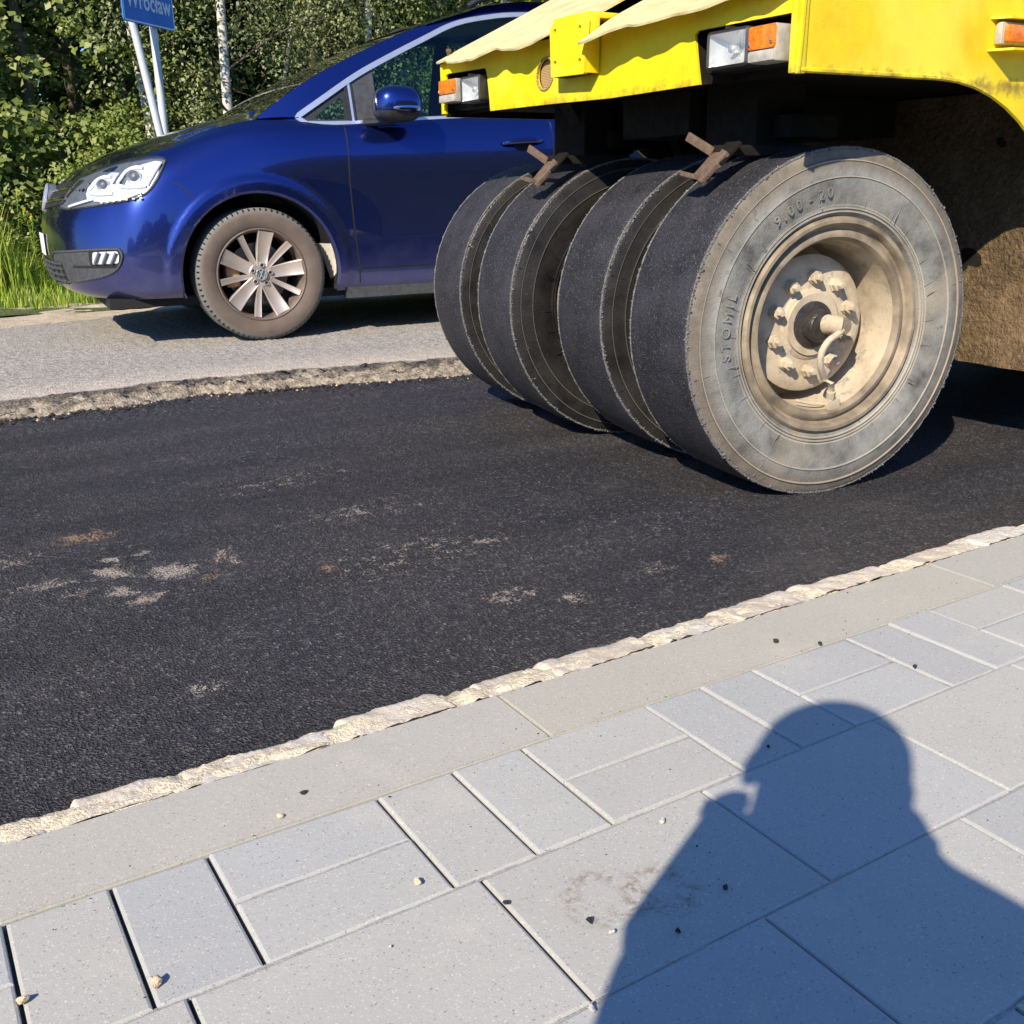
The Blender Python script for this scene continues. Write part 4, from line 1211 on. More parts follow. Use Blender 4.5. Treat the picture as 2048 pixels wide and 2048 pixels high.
# sloping top plates, wavy worn lip over the fascia
def top_plate(y0, y1, lipf):
    mb = MB()
    nx, ny = 30, 60
    vs = []
    for i in range(nx + 1):
        s = i / nx
        for k in range(ny + 1):
            y = y0 + (y1 - y0) * k / ny
            lip, dz = lipf(y)
            x = BX - .012 - lip + (2.66 - BX + .012 + lip) * s
            z = 1.128 + .005 * (y - BY0) + .470 * (x - BX) + dz * max(0, 1 - s * 9) + .002 * math.sin(7 * y + 5 * s)
            vs.append((x, y, z))
    n1 = ny + 1
    N = len(vs)
    mb.add(vs + [(x + .002, y, z - .0055) for x, y, z in vs], [(i * n1 + k, i * n1 + k + 1, (i + 1) * n1 + k + 1, (i + 1) * n1 + k) for i in range(nx) for k in range(ny)] + [(N + i * n1 + k, N + (i + 1) * n1 + k, N + (i + 1) * n1 + k + 1, N + i * n1 + k + 1) for i in range(nx) for k in range(ny)] + [(k, N + k, N + k + 1, k + 1) for k in range(ny)] + [(i * n1, (i + 1) * n1, N + (i + 1) * n1, N + i * n1) for i in range(nx)] + [(i * n1 + ny, N + i * n1 + ny, N + (i + 1) * n1 + ny, (i + 1) * n1 + ny) for i in range(nx)])
    return mb.build('top_plate', M['cream'], ROL, smooth=R(50))
def lip_far(y):
    t_ = (3.235 - y) / .75
    lip = np.interp(t_, [0, .1, .3, .55, .8, .92, 1], [.0, .012, .035, .045, .05, .035, .01])
    dz = np.interp(t_, [0, .1, .22, .4, .6, .85, 1], [.0, .002, -.010, -.004, .006, .004, .02])
    return float(lip) + .004 * math.sin(31 * y) + .003 * math.sin(67 * y), float(dz) + .003 * math.sin(23 * y)
def lip_near(y):
    t_ = (2.36 - y) / .70
    lip = np.interp(t_, [0, .06, .2, .5, .8, 1], [.055, .07, .06, .05, .03, .004])
    dz = np.interp(t_, [0, .1, .3, .5, .75, 1], [-.014, -.010, .0, -.006, .003, .0])
    return float(lip) + .004 * math.sin(37 * y) + .002 * math.sin(81 * y), float(dz) + .002 * math.sin(29 * y)
top_plate(2.515, 3.235, lip_far); top_plate(1.664, 2.345, lip_near)
mb = MB(); mb.box((2.62, BY0 + .005, 1.49), (5.77, BY1 - .005, 1.56), 0, bev=.01); mb.box((BX + .02, 2.34, 1.10), (2.66, 2.52, 1.12), 0, Matrix.Identity(4))
mb.prism([(BX + .01, 1.10), (2.64, 1.535), (2.64, 1.50), (BX + .05, 1.08)], 2.34, 2.52, (0, 2, 1), 0)
mb.build('deck', M['yellow'], ROL)
# yellow bracket with four bolt holes
mb = MB()
brk = rounded([(2.352, 1.010), (2.506, 1.014), (2.512, 1.135), (2.50, 1.158), (2.36, 1.158), (2.345, 1.135)], .006)
hs = [(2.487, 1.048), (2.487, 1.127), (2.372, 1.043), (2.372, 1.122)]
sheet(mb, brk, lambda y, z, o: Vector((BX - .045 - o + max(0, z - 1.13) ** 1.0 * .4, y, z)), [circ(.0068, 12, h) for h in hs], sp=.04, edge_sp=.012, thick=.012)
for h in hs: mb.lathe([(.0005, 0), (.0075, 0)], 12, 'X', 1, org=(BX - .036, h[0], h[1]))  # dark discs added behind the holes to paint in their shade
mb.box((BX - .034, 2.350, 1.013), (BX + .004, 2.362, 1.15), 0, bev=.002); mb.box((BX - .034, 2.497, 1.013), (BX + .004, 2.508, 1.15), 0, bev=.002)
mb.box((BX - .034, 2.350, 1.145), (BX + .10, 2.508, 1.160), 0, bev=.003)
mb.box((BX - .032, 2.364, 1.012), (BX + .002, 2.495, 1.02), 1)
mb.build('mounting_bracket', [M['yellow'], M['dark']], ROL, smooth=R(30))
mb = MB(); mb.add([fmap(y, z, -.012) for y, z in circ(.043)], [tuple(range(28))]); mb.tube([fmap(y, z, .001) for y, z in circ(.042)], .003, 6, closed=True)
mb.build('round_grille', M['mesh'], ROL, smooth=False)
mb = MB(); mb.tube([(1.76, 3.226, 1.14), (1.76, 3.226, 1.160)], .006, 8); mb.lathe([(.0005, .012), (.009, .011), (.010, .003), (.009, 0), (.0005, 0)], 6, 'Z', org=(1.76, 3.226, 1.157)); mb.build('bolt', M['rust'], ROL)

# lamp recess boxes
def recess(rec, depth, nm='lamp_recess'):
    mb = MB(); n = len(rec)
    vs = [fmap(y, z, -.006) for y, z in rec] + [fmap(y, z, -.006) + Vector((depth, 0, .01)) for y, z in rec]
    mb.add(vs, [(i, (i + 1) % n, n + (i + 1) % n, n + i) for i in range(n) if i != 2] + [tuple(range(n, 2 * n))])
    return mb.build(nm, M['steel'], ROL, smooth=False)
recess(rec_near_o, .10); recess(rec_far_o, .07)
def headlamp(yc, zc, w, h, x, name='headlamp'):
    rr = rounded([(yc - w / 2, zc - h / 2), (yc + w / 2, zc - h / 2), (yc + w / 2, zc + h / 2), (yc - w / 2, zc + h / 2)], .011, 5)
    rr2 = shrink(rr, .006)
    mb = MB(); n = len(rr)
    vs = [(x - .004, y, z) for y, z in rr2] + [(x, y, z) for y, z in rr] + [(x + .05, y, z) for y, z in rr] + [(x + .05, yc + (y - yc) * .6, zc + (z - zc) * .6) for y, z in rr]
    mb.add(vs, [(L * n + i, L * n + (i + 1) % n, (L + 1) * n + (i + 1) % n, (L + 1) * n + i) for L in range(3) for i in range(n)])
    mb.box((x - .002, yc - .006, zc + h / 2 - .001), (x + .02, yc + .006, zc + h / 2 + .006), 0)
    o = mb.build(name, M['blackplastic'], ROL, smooth=R(40))
    mb = MB()                                              # bowl reflector
    vs = []
    for L in range(9):
        s = 1 - L / 8.5
        dx = .036 * (1 - s * s)
        vs += [(x + .003 + dx, yc + (y - yc) * s, zc + (z - zc) * s) for y, z in rr2]
    mb.add(vs, [(L * n + i, L * n + (i + 1) % n, (L + 1) * n + (i + 1) % n, (L + 1) * n + i) for L in range(8) for i in range(n)] + [tuple(8 * n + i for i in range(n))])
    mb.tube([(x + .036, yc, zc), (x + .012, yc, zc)], .009, 10)
    mb.build('reflector', M['lampsilver'], o, smooth=True)
    mb = MB(); vs = []
    for L in range(5):
        s = 1 - L / 4.2
        vs += [(x - .004 - .010 * (1 - s * s), yc + (y - yc) * s, zc + (z - zc) * s) for y, z in rr2]
    mb.add(vs, [(L * n + i, L * n + (i + 1) % n, (L + 1) * n + (i + 1) % n, (L + 1) * n + i) for L in range(4) for i in range(n)] + [tuple(4 * n + i for i in range(n))])
    mb.build('lens', M['ribbed'], o, smooth=True)
    return o
headlamp(1.850, 1.016, .132, .080, 1.712)
headlamp(3.005, 1.026, .125, .078, 1.712)
def indicator(y0, y1, z0, z1, x, split, side_grey=True):
    mb = MB()
    mb.box((x - .002, y0, z0), (x + .05, y1, z1), 1, bev=.006)
    o = mb.build('turn_signal', [M['amber'], M['milky']], ROL, smooth=R(40))
    zz = z0 + (z1 - z0) * split
    mb = MB(); mb.box((x - .009, y0 + .001, zz), (x + .03, y1 - .001, z1 - .001), 0, bev=.006); mb.build('amber_lens', M['amber'], o, smooth=R(40))
    mb = MB(); mb.box((x - .008, y0 + .001, z0 + .001), (x + .03, y1 - .001, zz - .001), 0, bev=.005); mb.build('clear_lens', M['milky'], o, smooth=R(40))
    for yy, z in ((y0 + .006, (z0 + z1) / 2), (y1 - .006, (z0 + z1) / 2)):
        mb = MB(); mb.lathe([(.0005, -.003), (.0035, -.002), (.0035, .004)], 8, 'X', org=(x - .009, yy, z))
        mb.build('screw', M['chrome'], o)
indicator(1.695, 1.772, .976, 1.050, 1.706, .34)
indicator(3.086, 3.192, .996, 1.066, 1.706, .36)
# amber side lamp on the near panel with shelf brackets
mb = MB(); mb.box((2.385, BY0 - .022, 1.036), (2.545, BY0 - .001, 1.086), 0, bev=.007)
o = mb.build('side_lamp', [M['milky']], ROL, smooth=R(40))
mb = MB(); mb.box((2.392, BY0 - .034, 1.041), (2.538, BY0 - .018, 1.080), 0, bev=.008); mb.build('amber_lens', M['amber'], o, smooth=R(40))
mb = MB()
for z, d in ((1.096, .036), (1.026, .050)):
    mb.add([(2.365, BY0 - .0005, z), (2.60, BY0 - .0005, z + .004), (2.60, BY0 - d, z + .004), (2.395, BY0 - d, z)] + [(2.365, BY0 - .0005, z - .005), (2.60, BY0 - .0005, z - .001), (2.60, BY0 - d, z - .001), (2.395, BY0 - d, z - .005)], [(0, 1, 2, 3), (7, 6, 5, 4), (0, 3, 7, 4), (3, 2, 6, 7), (1, 0, 4, 5), (2, 1, 5, 6)])
mb.build('lamp_guard', M['yellow'], ROL, smooth=False)

# black chassis: belly, wheel well, forks
mb = MB()
mb.box((BX + .03, BY0 + .012, ZB + .02), (2.86, BY1 - .006, ZB + .05), 0)
mb.box((2.0, 2.30, .86), (2.86, 2.60, ZB + .02), 0, bev=.01)
mb.prism([(1.95, .975), (2.30, .975), (2.20, .83), (2.08, .80)], 2.80, 2.86, (0, 2, 1), 0)
mb.box((1.99, 2.78, .78), (2.11, 2.95, .99), 0, bev=.01)
mb.box((2.02, 2.06, .80), (2.20, 2.26, .99), 0, bev=.02)
mb.prism([(2.15, .97), (2.6, .97), (2.25, .80)], 2.60, 2.64, (0, 2, 1), 0)
mb.tube([(2.12, 1.98, .37), (2.2, 3.35, .37)], .06, 14)
mb.box((2.87, BY0 + .03, .30), (5.7, BY1 - .03, 1.49), 0)
for yy in (2.10, 2.86):                                   # yokes carrying each pair of wheels
    mb.box((2.04, yy - .02, .30), (2.22, yy + .045, .84), 0, bev=.01)
    mb.box((2.08, yy - .10, .84), (2.26, yy + .12, .90), 0, bev=.01)
mb.build('chassis', M['steel'], ROL, smooth=R(30))
mb = MB()                                                 # tar-caked front wall of the ballast box behind the wheels
ny, nz = 60, 40
ys_ = np.linspace(BY0 + .009, BY1 - .009, ny); zs_ = np.linspace(.19, .97, nz)
Yg, Zg = np.meshgrid(ys_, zs_)
Xg = 2.855 + .004 * fbm(Yg * 18, Zg * 18, 91) + .012 * fbm(Yg * 3, Zg * 3, 92)
idx = np.arange(ny * nz).reshape(nz, ny)
mb.add(np.stack([Xg, Yg, Zg], -1).reshape(-1, 3).tolist(), np.stack([idx[:-1, :-1], idx[:-1, 1:], idx[1:, 1:], idx[1:, :-1]], -1).reshape(-1, 4).tolist())
mb.add([(2.856, BY0 + .009, .192), (2.856, BY1 - .009, .192), (4.7, BY1 - .009, .192), (4.7, BY0 + .009, .192)], [(0, 1, 2, 3)])
mb.build('ballast_box_wall', M['tarwall'], ROL, smooth=True)
# rusty tyre scrapers
for (y, x) in ((2.715, 1.80), (1.985, 1.80)):
    mb = MB()
    T = Matrix.Translation((x - .02, y, .765)) @ Matrix.Rotation(R(-8), 4, 'Z')
    mb.box((-.03, -.01, -.028), (.02, .055, -.016), 0, T @ Matrix.Rotation(R(12), 4, 'Y') @ Matrix.Rotation(R(8), 4, 'X'), bev=.002)
    mb.box((.0, -.030, -.03), (.012, .028, .062), 0, T @ Matrix.Rotation(R(38), 4, 'Y') @ Matrix.Rotation(R(18), 4, 'X'), bev=.002)
    mb.box((-.004, .0, -.012), (.004, .085, .010), 0, T @ Matrix.Translation((.030, .008, .040)) @ Matrix.Rotation(R(24), 4, 'Z') @ Matrix.Rotation(R(28), 4, 'X'), bev=.002)
    mb.box((.0, -.045, .02), (.010, .015, .095), 1, T @ Matrix.Rotation(R(48), 4, 'Y'), bev=.002)
    mb.box((.03, -.02, .03), (.30, .015, .055), 1, T, bev=.003)
    mb.build('scraper', [M['rust'], M['steel']], ROL, smooth=R(30))

# smooth tyres
def tyre_mat(name, dusty):
    t = NT(name)
    o = t.co()
    sp = t.n('ShaderNodeSeparateXYZ', _Vector=o)
    flat = t.n('ShaderNodeCombineXYZ', _X=sp.outputs[0], _Y=0.0, _Z=sp.outputs[2])
    rad = t.n('ShaderNodeVectorMath', operation='LENGTH', _0=flat.outputs[0]).outputs['Value']
    n1 = t.noise(8, 6, .65); n2 = t.noise(30, 5, .7)
    if dusty:
        c = t.ramp(n1, [(.32, (.075, .07, .065)), (.43, (.15, .15, .14)), (.58, (.245, .245, .23)), (.72, (.20, .175, .14))])
        brown = t.ramp(n2, [(.3, (.10, .082, .066)), (.7, (.185, .158, .128))])
        band = t.ramp(t.math('ADD', rad, t.math('MULTIPLY', t.math('SUBTRACT', n1, .5), .06)), [(.378, 0), (.402, .85)])
        c = t.mix(band, c, brown)
        c = t.mix(t.ramp(t.noise(16, 5, .75), [(.62, 0), (.70, .75)]), c, (.055, .052, .05))
        c = t.mix(t.ramp(t.noise(5, 3), [(.55, 0), (.68, .5)]), c, (.30, .25, .18))
        for rr in (.404, .366, .300, .292, .284):
            ln = t.math('COMPARE', rad, rr, .0016)
            c = t.mix(t.math('MULTIPLY', ln, .55), c, (.46, .40, .31))
    else:
        c = t.ramp(n1, [(.34, (.012, .0115, .012)), (.62, (.030, .029, .029)), (.88, (.055, .052, .049))])
        for rr in (.404, .366):
            ln = t.math('COMPARE', rad, rr, .0013)
            c = t.mix(t.math('MULTIPLY', ln, .5), c, (.20, .18, .15))
        c = t.mix(t.ramp(t.math('ADD', t.noise(60, 4, .8), t.math('MULTIPLY', sp.outputs[2], -.45)), [(.84, 0), (.88, .8)]), c, (.50, .37, .20))
    return t.set(Base_Color=c, Roughness=.85 if dusty else .34, Specular_IOR_Level=.3, Normal=t.bump(t.math('ADD', n2, t.noise(160, 3)), .35, .004))
M['wall_dusty'] = tyre_mat('dusty_tyre_wall', True)
M['wall_black'] = tyre_mat('black_tyre_wall', False)
t = NT('asphalt_caked_tread')
vo = t.n('ShaderNodeTexVoronoi', feature='F1', _Scale=300, _Vector=t.co())
lum = t.n('ShaderNodeSeparateColor', _Color=vo.outputs['Color']).outputs
c = t.ramp(lum[0], [(0, (.010, .010, .013)), (.80, (.024, .024, .031)), (.96, (.045, .045, .05)), (1, (.12, .118, .115))])
c = t.mix(t.ramp(t.noise(9, 5), [(.4, 0), (.68, .6)]), c, (.05, .048, .06))
st = t.n('ShaderNodeMapping', _Vector=t.co()); st.inputs['Scale'].default_value = (5, 5, 5)
c = t.mix(t.ramp(t.noise(6, 6, .85, vec=st.outputs[0]), [(.765, 0), (.80, .8)]), c, (.42, .32, .22))
h = t.math('ADD', vo.outputs['Distance'], t.math('MULTIPLY', t.noise(70, 4, .7), .5))
M['tread'] = t.set(Base_Color=c, Roughness=t.ramp(lum[2], [(0, .38), (1, .75)]), Specular_IOR_Level=.5, Normal=t.bump(h, .7, .003))
M['crumb'] = simple('grey_asphalt_crumbs', (.135, .133, .132), .8, 0, .75, 220, bump=1, bsc=320)
M['tan'] = None
t = NT('dusty_tan_rim')
n1 = t.noise(13, 5, .65)
c = t.ramp(n1, [(.3, (.31, .25, .175)), (.5, (.46, .385, .28)), (.75, (.55, .47, .36))])
c = t.mix(t.ramp(t.noise(22, 6, .75), [(.56, 0), (.68, .75)]), c, (.17, .175, .19))
M['tan'] = t.set(Base_Color=c, Roughness=.85, Specular_IOR_Level=.3, Normal=t.bump(t.noise(140, 4), .3, .003))
M['rimgrey'] = simple('worn_grey_rim', (.235, .19, .135), .7, .1, .5, 14, bump=.2, bsc=120)
M['grease'] = simple('black_grease', (.03, .025, .022), .4, 0, .5, 40, bump=.6, bsc=120)

TR, TWD = .4365, .292
def big_tyre():
    P = [(.262, .035), (.270, .020), (.283, .010), (.2835, .006), (.287, .006), (.2875, .009), (.291, .009), (.2915, .0055), (.2955, .0055), (.296, .008), (.330, -.002), (.3645, -.004), (.365, -.0065), (.3685, -.0065), (.369, -.004), (.4025, .001), (.403, -.0015), (.407, -.0015), (.4075, .002), (.424, .007), (.430, .0095), (.4345, .015), (.4365, .024)]
    mbt = MB()
    n = 160
    N1 = len(P)
    full = P + [(.4385, .09), (.439, TWD / 2), (.4385, TWD - .09)] + [(r, TWD - y) for r, y in reversed(P)]
    mbt.lathe(full, n, 'Y')
    for i, f in enumerate(mbt.f):                         # materials: side walls / tread
        L = i // n
        mbt.m[i] = 1 if N1 - 2 <= L < len(full) - N1 + 1 else 0
    for k in range(0, 8):                                 # faint moulding seams across the wall
        a = 2 * math.pi * (k + .3) / 8
        mbt.tube([((r) * math.cos(a), -.0018 + .0 * r, r * math.sin(a)) if r < .40 else (r * math.cos(a), .0035, r * math.sin(a)) for r in (.30, .33, .366, .39, .41, .424)], .0011, 5, 0)
    for k in range(60):
        a = 2 * math.pi * k / 60
        if (k * 7) % 5 < 2: mbt.tube([(r * math.cos(a), .003 - (r - .30) * .16, r * math.sin(a)) for r in (.298, .325)], .0006, 5, 0)
    return mbt
def crumbs():
    mbc = MB()
    rg = random.Random(5)
    for y0 in (.010, TWD - .010):
        for k in range(520):
            a = rg.random() * 2 * math.pi
            s = rg.uniform(.0016, .0042) * (1.25 if rg.random() < .2 else 1)
            r = TR - .004 + rg.uniform(-.004, .0035); y = y0 + rg.uniform(-.0035, .006) * (1 if y0 < .1 else -1)
            c = Vector((r * math.cos(a), y, r * math.sin(a)))
            vs = [c + Vector((rg.uniform(.6, 1.2) * s * d[0], rg.uniform(.6, 1.2) * s * d[1], rg.uniform(.6, 1.2) * s * d[2])) for d in ((1, 0, 0), (-1, 0, 0), (0, 1, 0), (0, -1, 0), (0, 0, 1), (0, 0, -1))]
            mbc.add(vs, [(0, 2, 4), (2, 1, 4), (1, 3, 4), (3, 0, 4), (2, 0, 5), (1, 2, 5), (3, 1, 5), (0, 3, 5)])
        vs = []
        n = 240
        for k in range(n):
            a = 2 * math.pi * k / n
            for j in range(6):
                b = 2 * math.pi * j / 6
                q_ = .0034 * (1 + .40 * math.sin(k * 1.7 + j) * rg.random())
                r = TR - .0035 + q_ * math.cos(b)
                vs.append((r * math.cos(a), y0 + (.002 if y0 < .1 else -.002) + q_ * math.sin(b), r * math.sin(a)))
        mbc.add(vs, [(k * 6 + j, k * 6 + (j + 1) % 6, ((k + 1) % n) * 6 + (j + 1) % 6, ((k + 1) % n) * 6 + j) for k in range(n) for j in range(6)])
    return mbc
def big_rim():
    mbr = MB()
    mbr.lathe([(.276, .024), (.272, .012), (.266, .006), (.258, .006), (.253, .012), (.250, .024), (.244, .028), (.238, .022), (.232, .018), (.224, .018), (.218, .026), (.2155, .034)], 96, 'Y', 0)
    mbr.lathe([(.2155, .034), (.213, .075)], 96, 'Y', 1)
    mbr.lathe([(.213, .072), (.209, .12), (.206, .22), (.14, .235)], 96, 'Y', 1)
    # domed disc, bolted on
    mbr.lathe([(r_, y_ + .043) for r_, y_ in [(.150, .20), (.160, .13), (.172, .098), (.1785, .080), (.1775, .071), (.168, .064), (.150, .060), (.118, .058), (.094, .056), (.090, .052), (.084, .050), (.060, .050)]], 72, 'Y', 1)
    mbr.lathe([(.262, .26), (.262, .04)], 60, 'Y', 0)
    return mbr
def hub():
    mbh = MB()
    mbh.lathe([(.062, .056), (.060, .040), (.050, .036), (.043, .034), (.041, .010), (.036, .004), (.024, .002), (.0005, .002)], 40, 'Y', 1)
    mbh.lathe([(.082, .052), (.080, .044), (.060, .046)], 40, 'Y', 0)
    for r, a0 in ((.052, .3), (.060, 1.7), (.045, 2.9)):
        pass
    mbh.tube([(.012, .004, .004), (.016, -.020, .006), (.030, -.030, .004)], [.026, .024, .022], 16, 0)
    mbh.lathe([(.0005, -.040), (.019, -.039), (.0225, -.034), (.0225, -.012)], 24, 'Y', 2, org=(.036, .0, .002))
    return mbh
def bolts():
    out = []
    for k in range(10):
        a = R(18 + 36 * k)
        m_ = MB()
        c = (.121 * math.cos(a), 0, .121 * math.sin(a))
        m_.lathe([(.0005, .022), (.0085, .0225), (.0105, .027), (.0105, .036), (.0165, .038), (.0165, .050), (.019, .052), (.019, .060)], 6 if k % 2 else 7, 'Y', 0, org=c)
        out.append(m_)
    return out
PSI = R(-8.5)
TW = []
def tyre_spots():
    n_ = Vector((-math.sin(PSI), math.cos(PSI), 0)); u_ = Vector((math.cos(PSI), math.sin(PSI), 0))
    c4 = Vector((2.065, 1.79, .3766))
    return [(c4, 0), (c4 + n_ * .435, 30), (c4 + n_ * .845 - u_ * .095, 75), (c4 + n_ * 1.285 - u_ * .095, 130)]
sp_ = tyre_spots()
TW0 = empty('wheel', sp_[0][0], PSI); TW0.parent = ROL; TW0.matrix_parent_inverse = world_of(ROL).inverted()
def wsub(mb, name, mats, sm=R(35)):
    o = mb.build(name, mats, None, smooth=sm); o.parent = TW0; return o
tyre_o = wsub(big_tyre(), 'tyre', [M['wall_dusty'], M['tread']], R(50))
crumb_o = wsub(crumbs(), 'asphalt_crumbs', M['crumb'], False)
rim_o = wsub(big_rim(), 'rim', [M['rimgrey'], M['tan']])
hub_mb = hub(); hub_mb.v = [(x, y + .043, z) for x, y, z in hub_mb.v]
hub_o = wsub(hub_mb, 'hub', [M['tan'], M['grease'], M['rimgrey']])
blts = bolts()
for b in blts: b.v = [(x, y + .043, z) for x, y, z in b.v]
bolt_o = [wsub(b, 'wheel_bolt', M['tan'], R(25)) for b in blts]
# inflation hose hanging from the hub
mb = MB()
mb.tube(cspline([(.030, -.030, -.008), (.012, -.036, -.016), (-.016, -.038, -.030), (-.034, -.036, -.058), (-.028, -.028, -.095), (.0, -.010, -.130), (.022, .008, -.155), (.030, .020, -.185)], 6), .0085, 10)
mb.tube([(.027, .012, -.168), (.032, .02, -.192)], .012, 8)
mb.box((.018, .008, -.222), (.058, .034, -.19), 0, bev=.006)
mb.tube([(.035, .02, -.205), (-.02, .03, -.2), (-.06, .045, -.19)], .004, 6)
mb.v = [(x, y + .040 * (1 if z > -.14 else .4), z) for x, y, z in mb.v]
hose_o = wsub(mb, 'inflation_hose', M['tan'])
# moulded letters on the side wall
def ring_text(txt, r, a_mid, size, name, spacing=1.35):
    cu = bpy.data.curves.new(name, 'FONT'); cu.body = txt; cu.size = size; cu.space_character = spacing
    cu.align_x = 'CENTER'; cu.extrude = .0002; cu.bevel_depth = .0005
    ob = bpy.data.objects.new(name, cu); COL.objects.link(ob)
    dg = bpy.context.evaluated_depsgraph_get()
    me = bpy.data.meshes.new_from_object(ob.evaluated_get(dg))
    bpy.data.objects.remove(ob)
    for v in me.vertices:
        a = a_mid - v.co.x / r
        rr = r + v.co.y
        v.co = (rr * math.cos(a), -.0045 + .06 * max(0, .33 - rr) - v.co.z, rr * math.sin(a))
    me.update()
    o = link(name, me, M['wall_dusty'], None, smooth=False); o.parent = TW0
    return o
ring_text('STOMIL', .322, R(176), .034, 'moulded_lettering', 1.5)
ring_text('9.00', .322, R(121), .034, 'moulded_lettering', 1.5)
ring_text('-', .322, R(109), .034, 'moulded_lettering', 1.5)
ring_text('20', .322, R(101), .034, 'moulded_lettering', 1.5)
for k, (pos, rot) in enumerate(sp_[1:]):
    w = TW0.copy(); COL.objects.link(w); w.location = pos
    w.rotation_euler = (0, R(rot), PSI); w.rotation_mode = 'YXZ' if False else 'XYZ'
    for p in [tyre_o, crumb_o, rim_o, hub_o]:
        c = p.copy(); COL.objects.link(c); c.parent = w
        if p is tyre_o:
            c.material_slots[0].link = 'OBJECT'; c.material_slots[0].material = M['wall_black']
for y in (1.75, 2.1, 2.47, 2.84):                       # rear wheels under the ballast box
    w = TW0.copy(); COL.objects.link(w); w.location = (5.20, y, .3766); w.rotation_euler = (0, R(y * 50), 0)
    for p in [tyre_o, rim_o]:
        c = p.copy(); COL.objects.link(c); c.parent = w
# ------------------------------------------------------------------ road sign on two posts
M['signblue'] = simple('sign_blue', (.012, .15, .52), .4, 0, .10, 5)
M['signwhite'] = simple('sign_white', (.78, .80, .82), .45, 0, .05, 9)
t = NT('galvanised_post')
c = t.ramp(t.noise(14, 4), [(.3, (.50, .54, .55)), (.7, (.62, .65, .65))])
c = t.mix(t.ramp(t.noise(30, 5, .8), [(.66, 0), (.74, .6)]), c, (.36, .38, .36))
M['post'] = t.set(Base_Color=c, Roughness=.55, Metallic=.15)
SIGN = empty('road_sign', (2.28, 9.10, 0))
tag(SIGN, 'blue town sign with white lettering on two grey posts in front of the trees', 'road sign')
sdir = Vector((.505, .45, 0)).normalized(); snor = Vector((sdir.y, -sdir.x, 0))   # along the panel, and towards the road
P0 = Vector((2.020, 8.865, 2.0)); SW, SH = .672, .36
ms = Matrix.Translation(P0) @ Matrix(((sdir.x, snor.x, 0, 0), (sdir.y, snor.y, 0, 0), (0, 0, 1, 0), (0, 0, 0, 1)))  # x along, y towards viewer, z up
def rrect(x0, z0, x1, z1, r): return rounded([(x0, z0), (x1, z0), (x1, z1), (x0, z1)], r, 4)
mb = MB(); mb.prism(rrect(0, 0, SW, SH, .02), -.012, 0, (0, 2, 1)); mb.v = [tuple(ms @ Vector(v)) for v in mb.v]; mb.build('panel', M['signblue'], SIGN, smooth=False)
mb = MB()
o_, i_ = rrect(.006, .006, SW - .006, SH - .006, .018), rrect(.017, .017, SW - .017, SH - .017, .014)
n = len(o_)
mb.add([ms @ Vector((x, .0015, z)) for x, z in o_ + i_], [(k, (k + 1) % n, n + (k + 1) % n, n + k) for k in range(n)])
mb.build('border', M['signwhite'], SIGN, smooth=False)
cu = bpy.data.curves.new('lettering', 'FONT'); cu.body = 'Wroc\u0142aw'; cu.size = .165; cu.align_x = 'CENTER'; cu.space_character = 1.04; cu.offset = .0028; cu.extrude = .0006
ob = bpy.data.objects.new('lettering', cu); COL.objects.link(ob)
me = bpy.data.meshes.new_from_object(ob.evaluated_get(bpy.context.evaluated_depsgraph_get())); bpy.data.objects.remove(ob)
xsz = max(v.co.x for v in me.vertices) - min(v.co.x for v in me.vertices)
k_ = .585 / xsz
for v in me.vertices:
    v.co = ms @ Vector((SW / 2 + .004 + v.co.x * k_, .0022 + v.co.z, .112 + v.co.y * 1.12))
link('lettering', me, M['signwhite'], SIGN, smooth=False)
mb = MB()
a = P0 + sdir * .045 - snor * .03
mb.tube([(2.415, 9.06, -.02), (2.240, 9.03, 1.15), (2.112, 9.0, 2.0), (2.040, 8.99, 2.33)], .031, 16); mb.build('post', M['post'], SIGN)
mb = MB()
a = P0 + sdir * .43 - snor * .045
mb.tube([(a.x, a.y, -.02), (a.x, a.y, 1.3), (a.x, a.y, 2.35)], .031, 16); mb.build('post', M['post'], SIGN)
for zz in (.06, .30):
    mb = MB(); mb.box((.02, -.022, zz), (SW - .02, -.012, zz + .03)); mb.v = [tuple(ms @ Vector(v)) for v in mb.v]; mb.build('rail', M['post'], SIGN, smooth=False)

# ------------------------------------------------------------------ trees
def leafmat(name, cols, trans=.35):
    t = NT(name)
    v = t.attr('tint')
    c = t.ramp(v, [(i / (len(cols) - 1), c) for i, c in enumerate(cols)])
    di = t.n('ShaderNodeBsdfPrincipled', _Base_Color=c, _Roughness=.42, _Specular_IOR_Level=.35)
    tr = t.n('ShaderNodeBsdfTranslucent', _Color=t.mix(.5, c, (.12, .20, .02)))
    mx = t.n('ShaderNodeMixShader', _0=trans); t.l(di.outputs[0], mx.inputs[1]); t.l(tr.outputs[0], mx.inputs[2]); t.l(mx.outputs[0], t.out.inputs[0])
    return t.m
M['leaf_maple'] = leafmat('broad_leaves', [(.075, .115, .026), (.17, .23, .055), (.29, .34, .10), (.46, .49, .20)])
M['leaf_birch'] = leafmat('birch_leaves', [(.10, .125, .045), (.20, .23, .085), (.32, .345, .15), (.48, .50, .28)])
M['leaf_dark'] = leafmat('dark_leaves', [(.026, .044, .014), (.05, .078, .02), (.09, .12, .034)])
M['leaf_shrub'] = leafmat('shrub_leaves', [(.075, .12, .022), (.16, .225, .042), (.27, .325, .08), (.40, .42, .15)])
t = NT('birch_bark')
st = t.n('ShaderNodeMapping', _Vector=t.co()); st.inputs['Scale'].default_value = (5, 5, 16)
